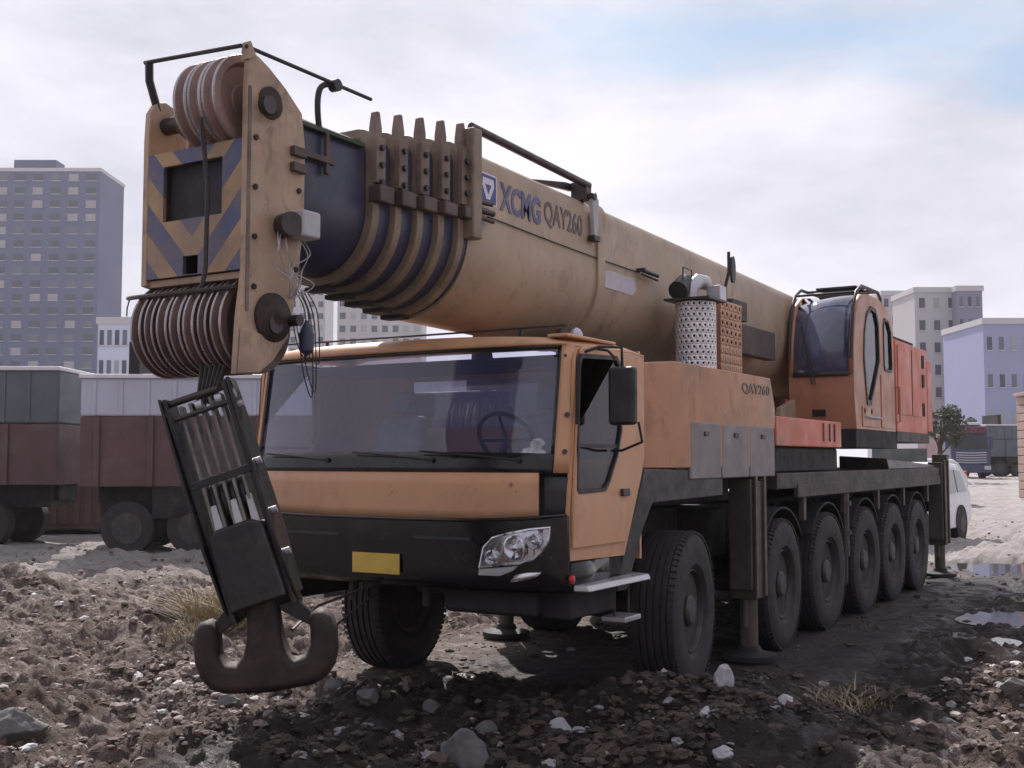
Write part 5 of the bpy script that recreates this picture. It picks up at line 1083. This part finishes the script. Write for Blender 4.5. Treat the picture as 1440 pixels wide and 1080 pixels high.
# low wall, gate pillar
p = far(1225, 45); q = far(1302, 44); ang = math.atan2(q.y - p.y, q.x - p.x); ln = (q - p).length
lw = empty('yard_wall', (p.x, p.y, 0.2), ang); tag(lw, 'low dark green yard wall behind the crane tail', 'wall')
for k in range(3): B(0, ln, 0, 0.15, 0.0 + 0.75 * k, 0.68 + 0.75 * k).build('wall_panel', 'fence_green', lw, 0.02)
p = far(1458, 48); gp = empty('gate_pillar', (p.x, p.y, 0.3), YAW); tag(gp, 'square beige brick gate pillar at the yard edge', 'pillar')
for k in range(12): B(-0.45, 0.45, 0, 0.9, 0.02 + 0.36 * k, 0.345 + 0.36 * k).build('block_course', 'brick_beige', gp, 0.02)
B(-0.42, 0.42, 0.03, 0.87, 0, 4.3).build('mortar_core', 'rock_grey', gp)
B(-0.55, 0.55, -0.1, 1.0, 4.33, 4.48).build('coping', 'brick_beige', gp, 0.02)

# trees
def leaves(n, fn, s0, s1, seed, name, mt, parent):
    rs = np.random.RandomState(seed); V = []; F = []
    for i in range(n):
        c = fn(rs); s_ = rs.uniform(s0, s1); a = rs.normal(size=3); a /= np.linalg.norm(a); b = rs.normal(size=3); b -= a * b.dot(a); b /= np.linalg.norm(b)
        k = len(V); V += [c - a * s_, c + b * s_ * 0.45, c + a * s_, c - b * s_ * 0.45]; F.append((k, k + 1, k + 2, k + 3))
    me = bpy.data.meshes.new(name); me.from_pydata([tuple(v) for v in V], [], F); me.materials.append(MATS[mt]); return link(name, me, parent)
def tree(px, d, z0, h, r_, seed, lb):
    p = far(px, d, z0); root = empty('tree', p); tag(root, lb, 'tree', None)
    rs = random.Random(seed); tr = MB().cyl((0, 0, -0.2), (0.1, 0, h * 0.55), 0.16, 0.08, n=10); cl = []
    for k in range(9):
        a = rs.uniform(0, 6.28); e_ = Vector((math.cos(a) * r_ * rs.uniform(0.3, 0.75), math.sin(a) * r_ * 0.6, h * rs.uniform(0.5, 0.92))); tr.cyl((0.05, 0, h * rs.uniform(0.3, 0.5)), e_, 0.06, 0.02, n=6); cl.append((np.array(e_), r_ * rs.uniform(0.25, 0.45)))
    tr.build('trunk', 'bark', root)
    def fn(q):
        c, rr = cl[q.randint(len(cl))]; v = q.normal(size=3); v /= np.linalg.norm(v); return c + v * rr * q.rand() ** 0.4
    leaves(1500, fn, 0.08, 0.18, seed, 'crown', 'leaf', root)
tree(1318, 66, 0.6, 4.6, 1.6, 3, 'round dark bushy tree between the crane tail and the dark truck')
tree(1346, 95, 0.72, 5.0, 1.9, 4, 'small far tree whose crown shows behind the dark truck roof')

# dry brush heap and weeds on the sunlit ground
def brush(name, x, y, n, h, sp, seed, lb, mt='dry_grass', lean=0.5):
    rs = np.random.RandomState(seed); root = empty(name, (x, y, float(terrain(np.array([x]), np.array([y]))[0]))); tag(root, lb, 'plant')
    V = []; F = []
    for i in range(n):
        a = rs.uniform(0, 6.28); r_ = sp * rs.rand() ** 0.7; b = np.array([r_ * math.cos(a), r_ * math.sin(a), -0.02]); hh = h * rs.uniform(0.4, 1.0)
        d = np.array([rs.normal() * lean, rs.normal() * lean, 1.0]) * hh; t = np.array([rs.normal(), rs.normal(), 0]); t = t / np.linalg.norm(t) * 0.006
        m_ = b + d * 0.55 + rs.normal(size=3) * 0.02; e_ = b + d * [1.25, 1.25, 0.9]
        k = len(V); V += [b - t, b + t, m_ + t * 0.8, m_ - t * 0.8, e_]; F += [(k, k + 1, k + 2, k + 3), (k + 3, k + 2, k + 4)]
    me = bpy.data.meshes.new('stalks'); me.from_pydata([tuple(v) for v in V], [], F); me.materials.append(MATS[mt]); link('stalks', me, root)
brush('dry_brush', -4.6, 2.75, 900, 0.55, 0.45, 1, 'heap of dry tangled brush on the mound behind the hook', lean=0.9)
brush('dry_brush', -4.2, 1.9, 260, 0.25, 0.35, 2, 'low straw coloured weeds at the foot of the brush heap')
brush('dry_brush', 2.75, 2.55, 220, 0.22, 0.35, 3, 'sparse withered weeds on the shaded bank by the track', 'dry_grass', 0.8)
brush('dry_brush', -2.6, 3.6, 380, 0.35, 0.4, 4, 'straw coloured weeds beside the far front wheel', lean=0.8)

# thin summer haze over the whole site
hz = MB().box(-2100, 2100, -2100, 2100, -3.0, 95.0).build('haze', None, None)
hm = bpy.data.materials.new('haze_air'); hm.use_nodes = True; t = hm.node_tree; t.nodes.clear()
o_ = t.nodes.new('ShaderNodeOutputMaterial'); pv = t.nodes.new('ShaderNodeVolumePrincipled'); pv.inputs['Color'].default_value = (0.93, 0.92, 0.97, 1); pv.inputs['Density'].default_value = 0.00032; pv.inputs['Anisotropy'].default_value = 0.3
t.links.new(pv.outputs[0], o_.inputs['Volume']); hz.data.materials.append(hm); tag(hz, 'thin pale haze hanging over the whole yard', None, None, 'stuff')
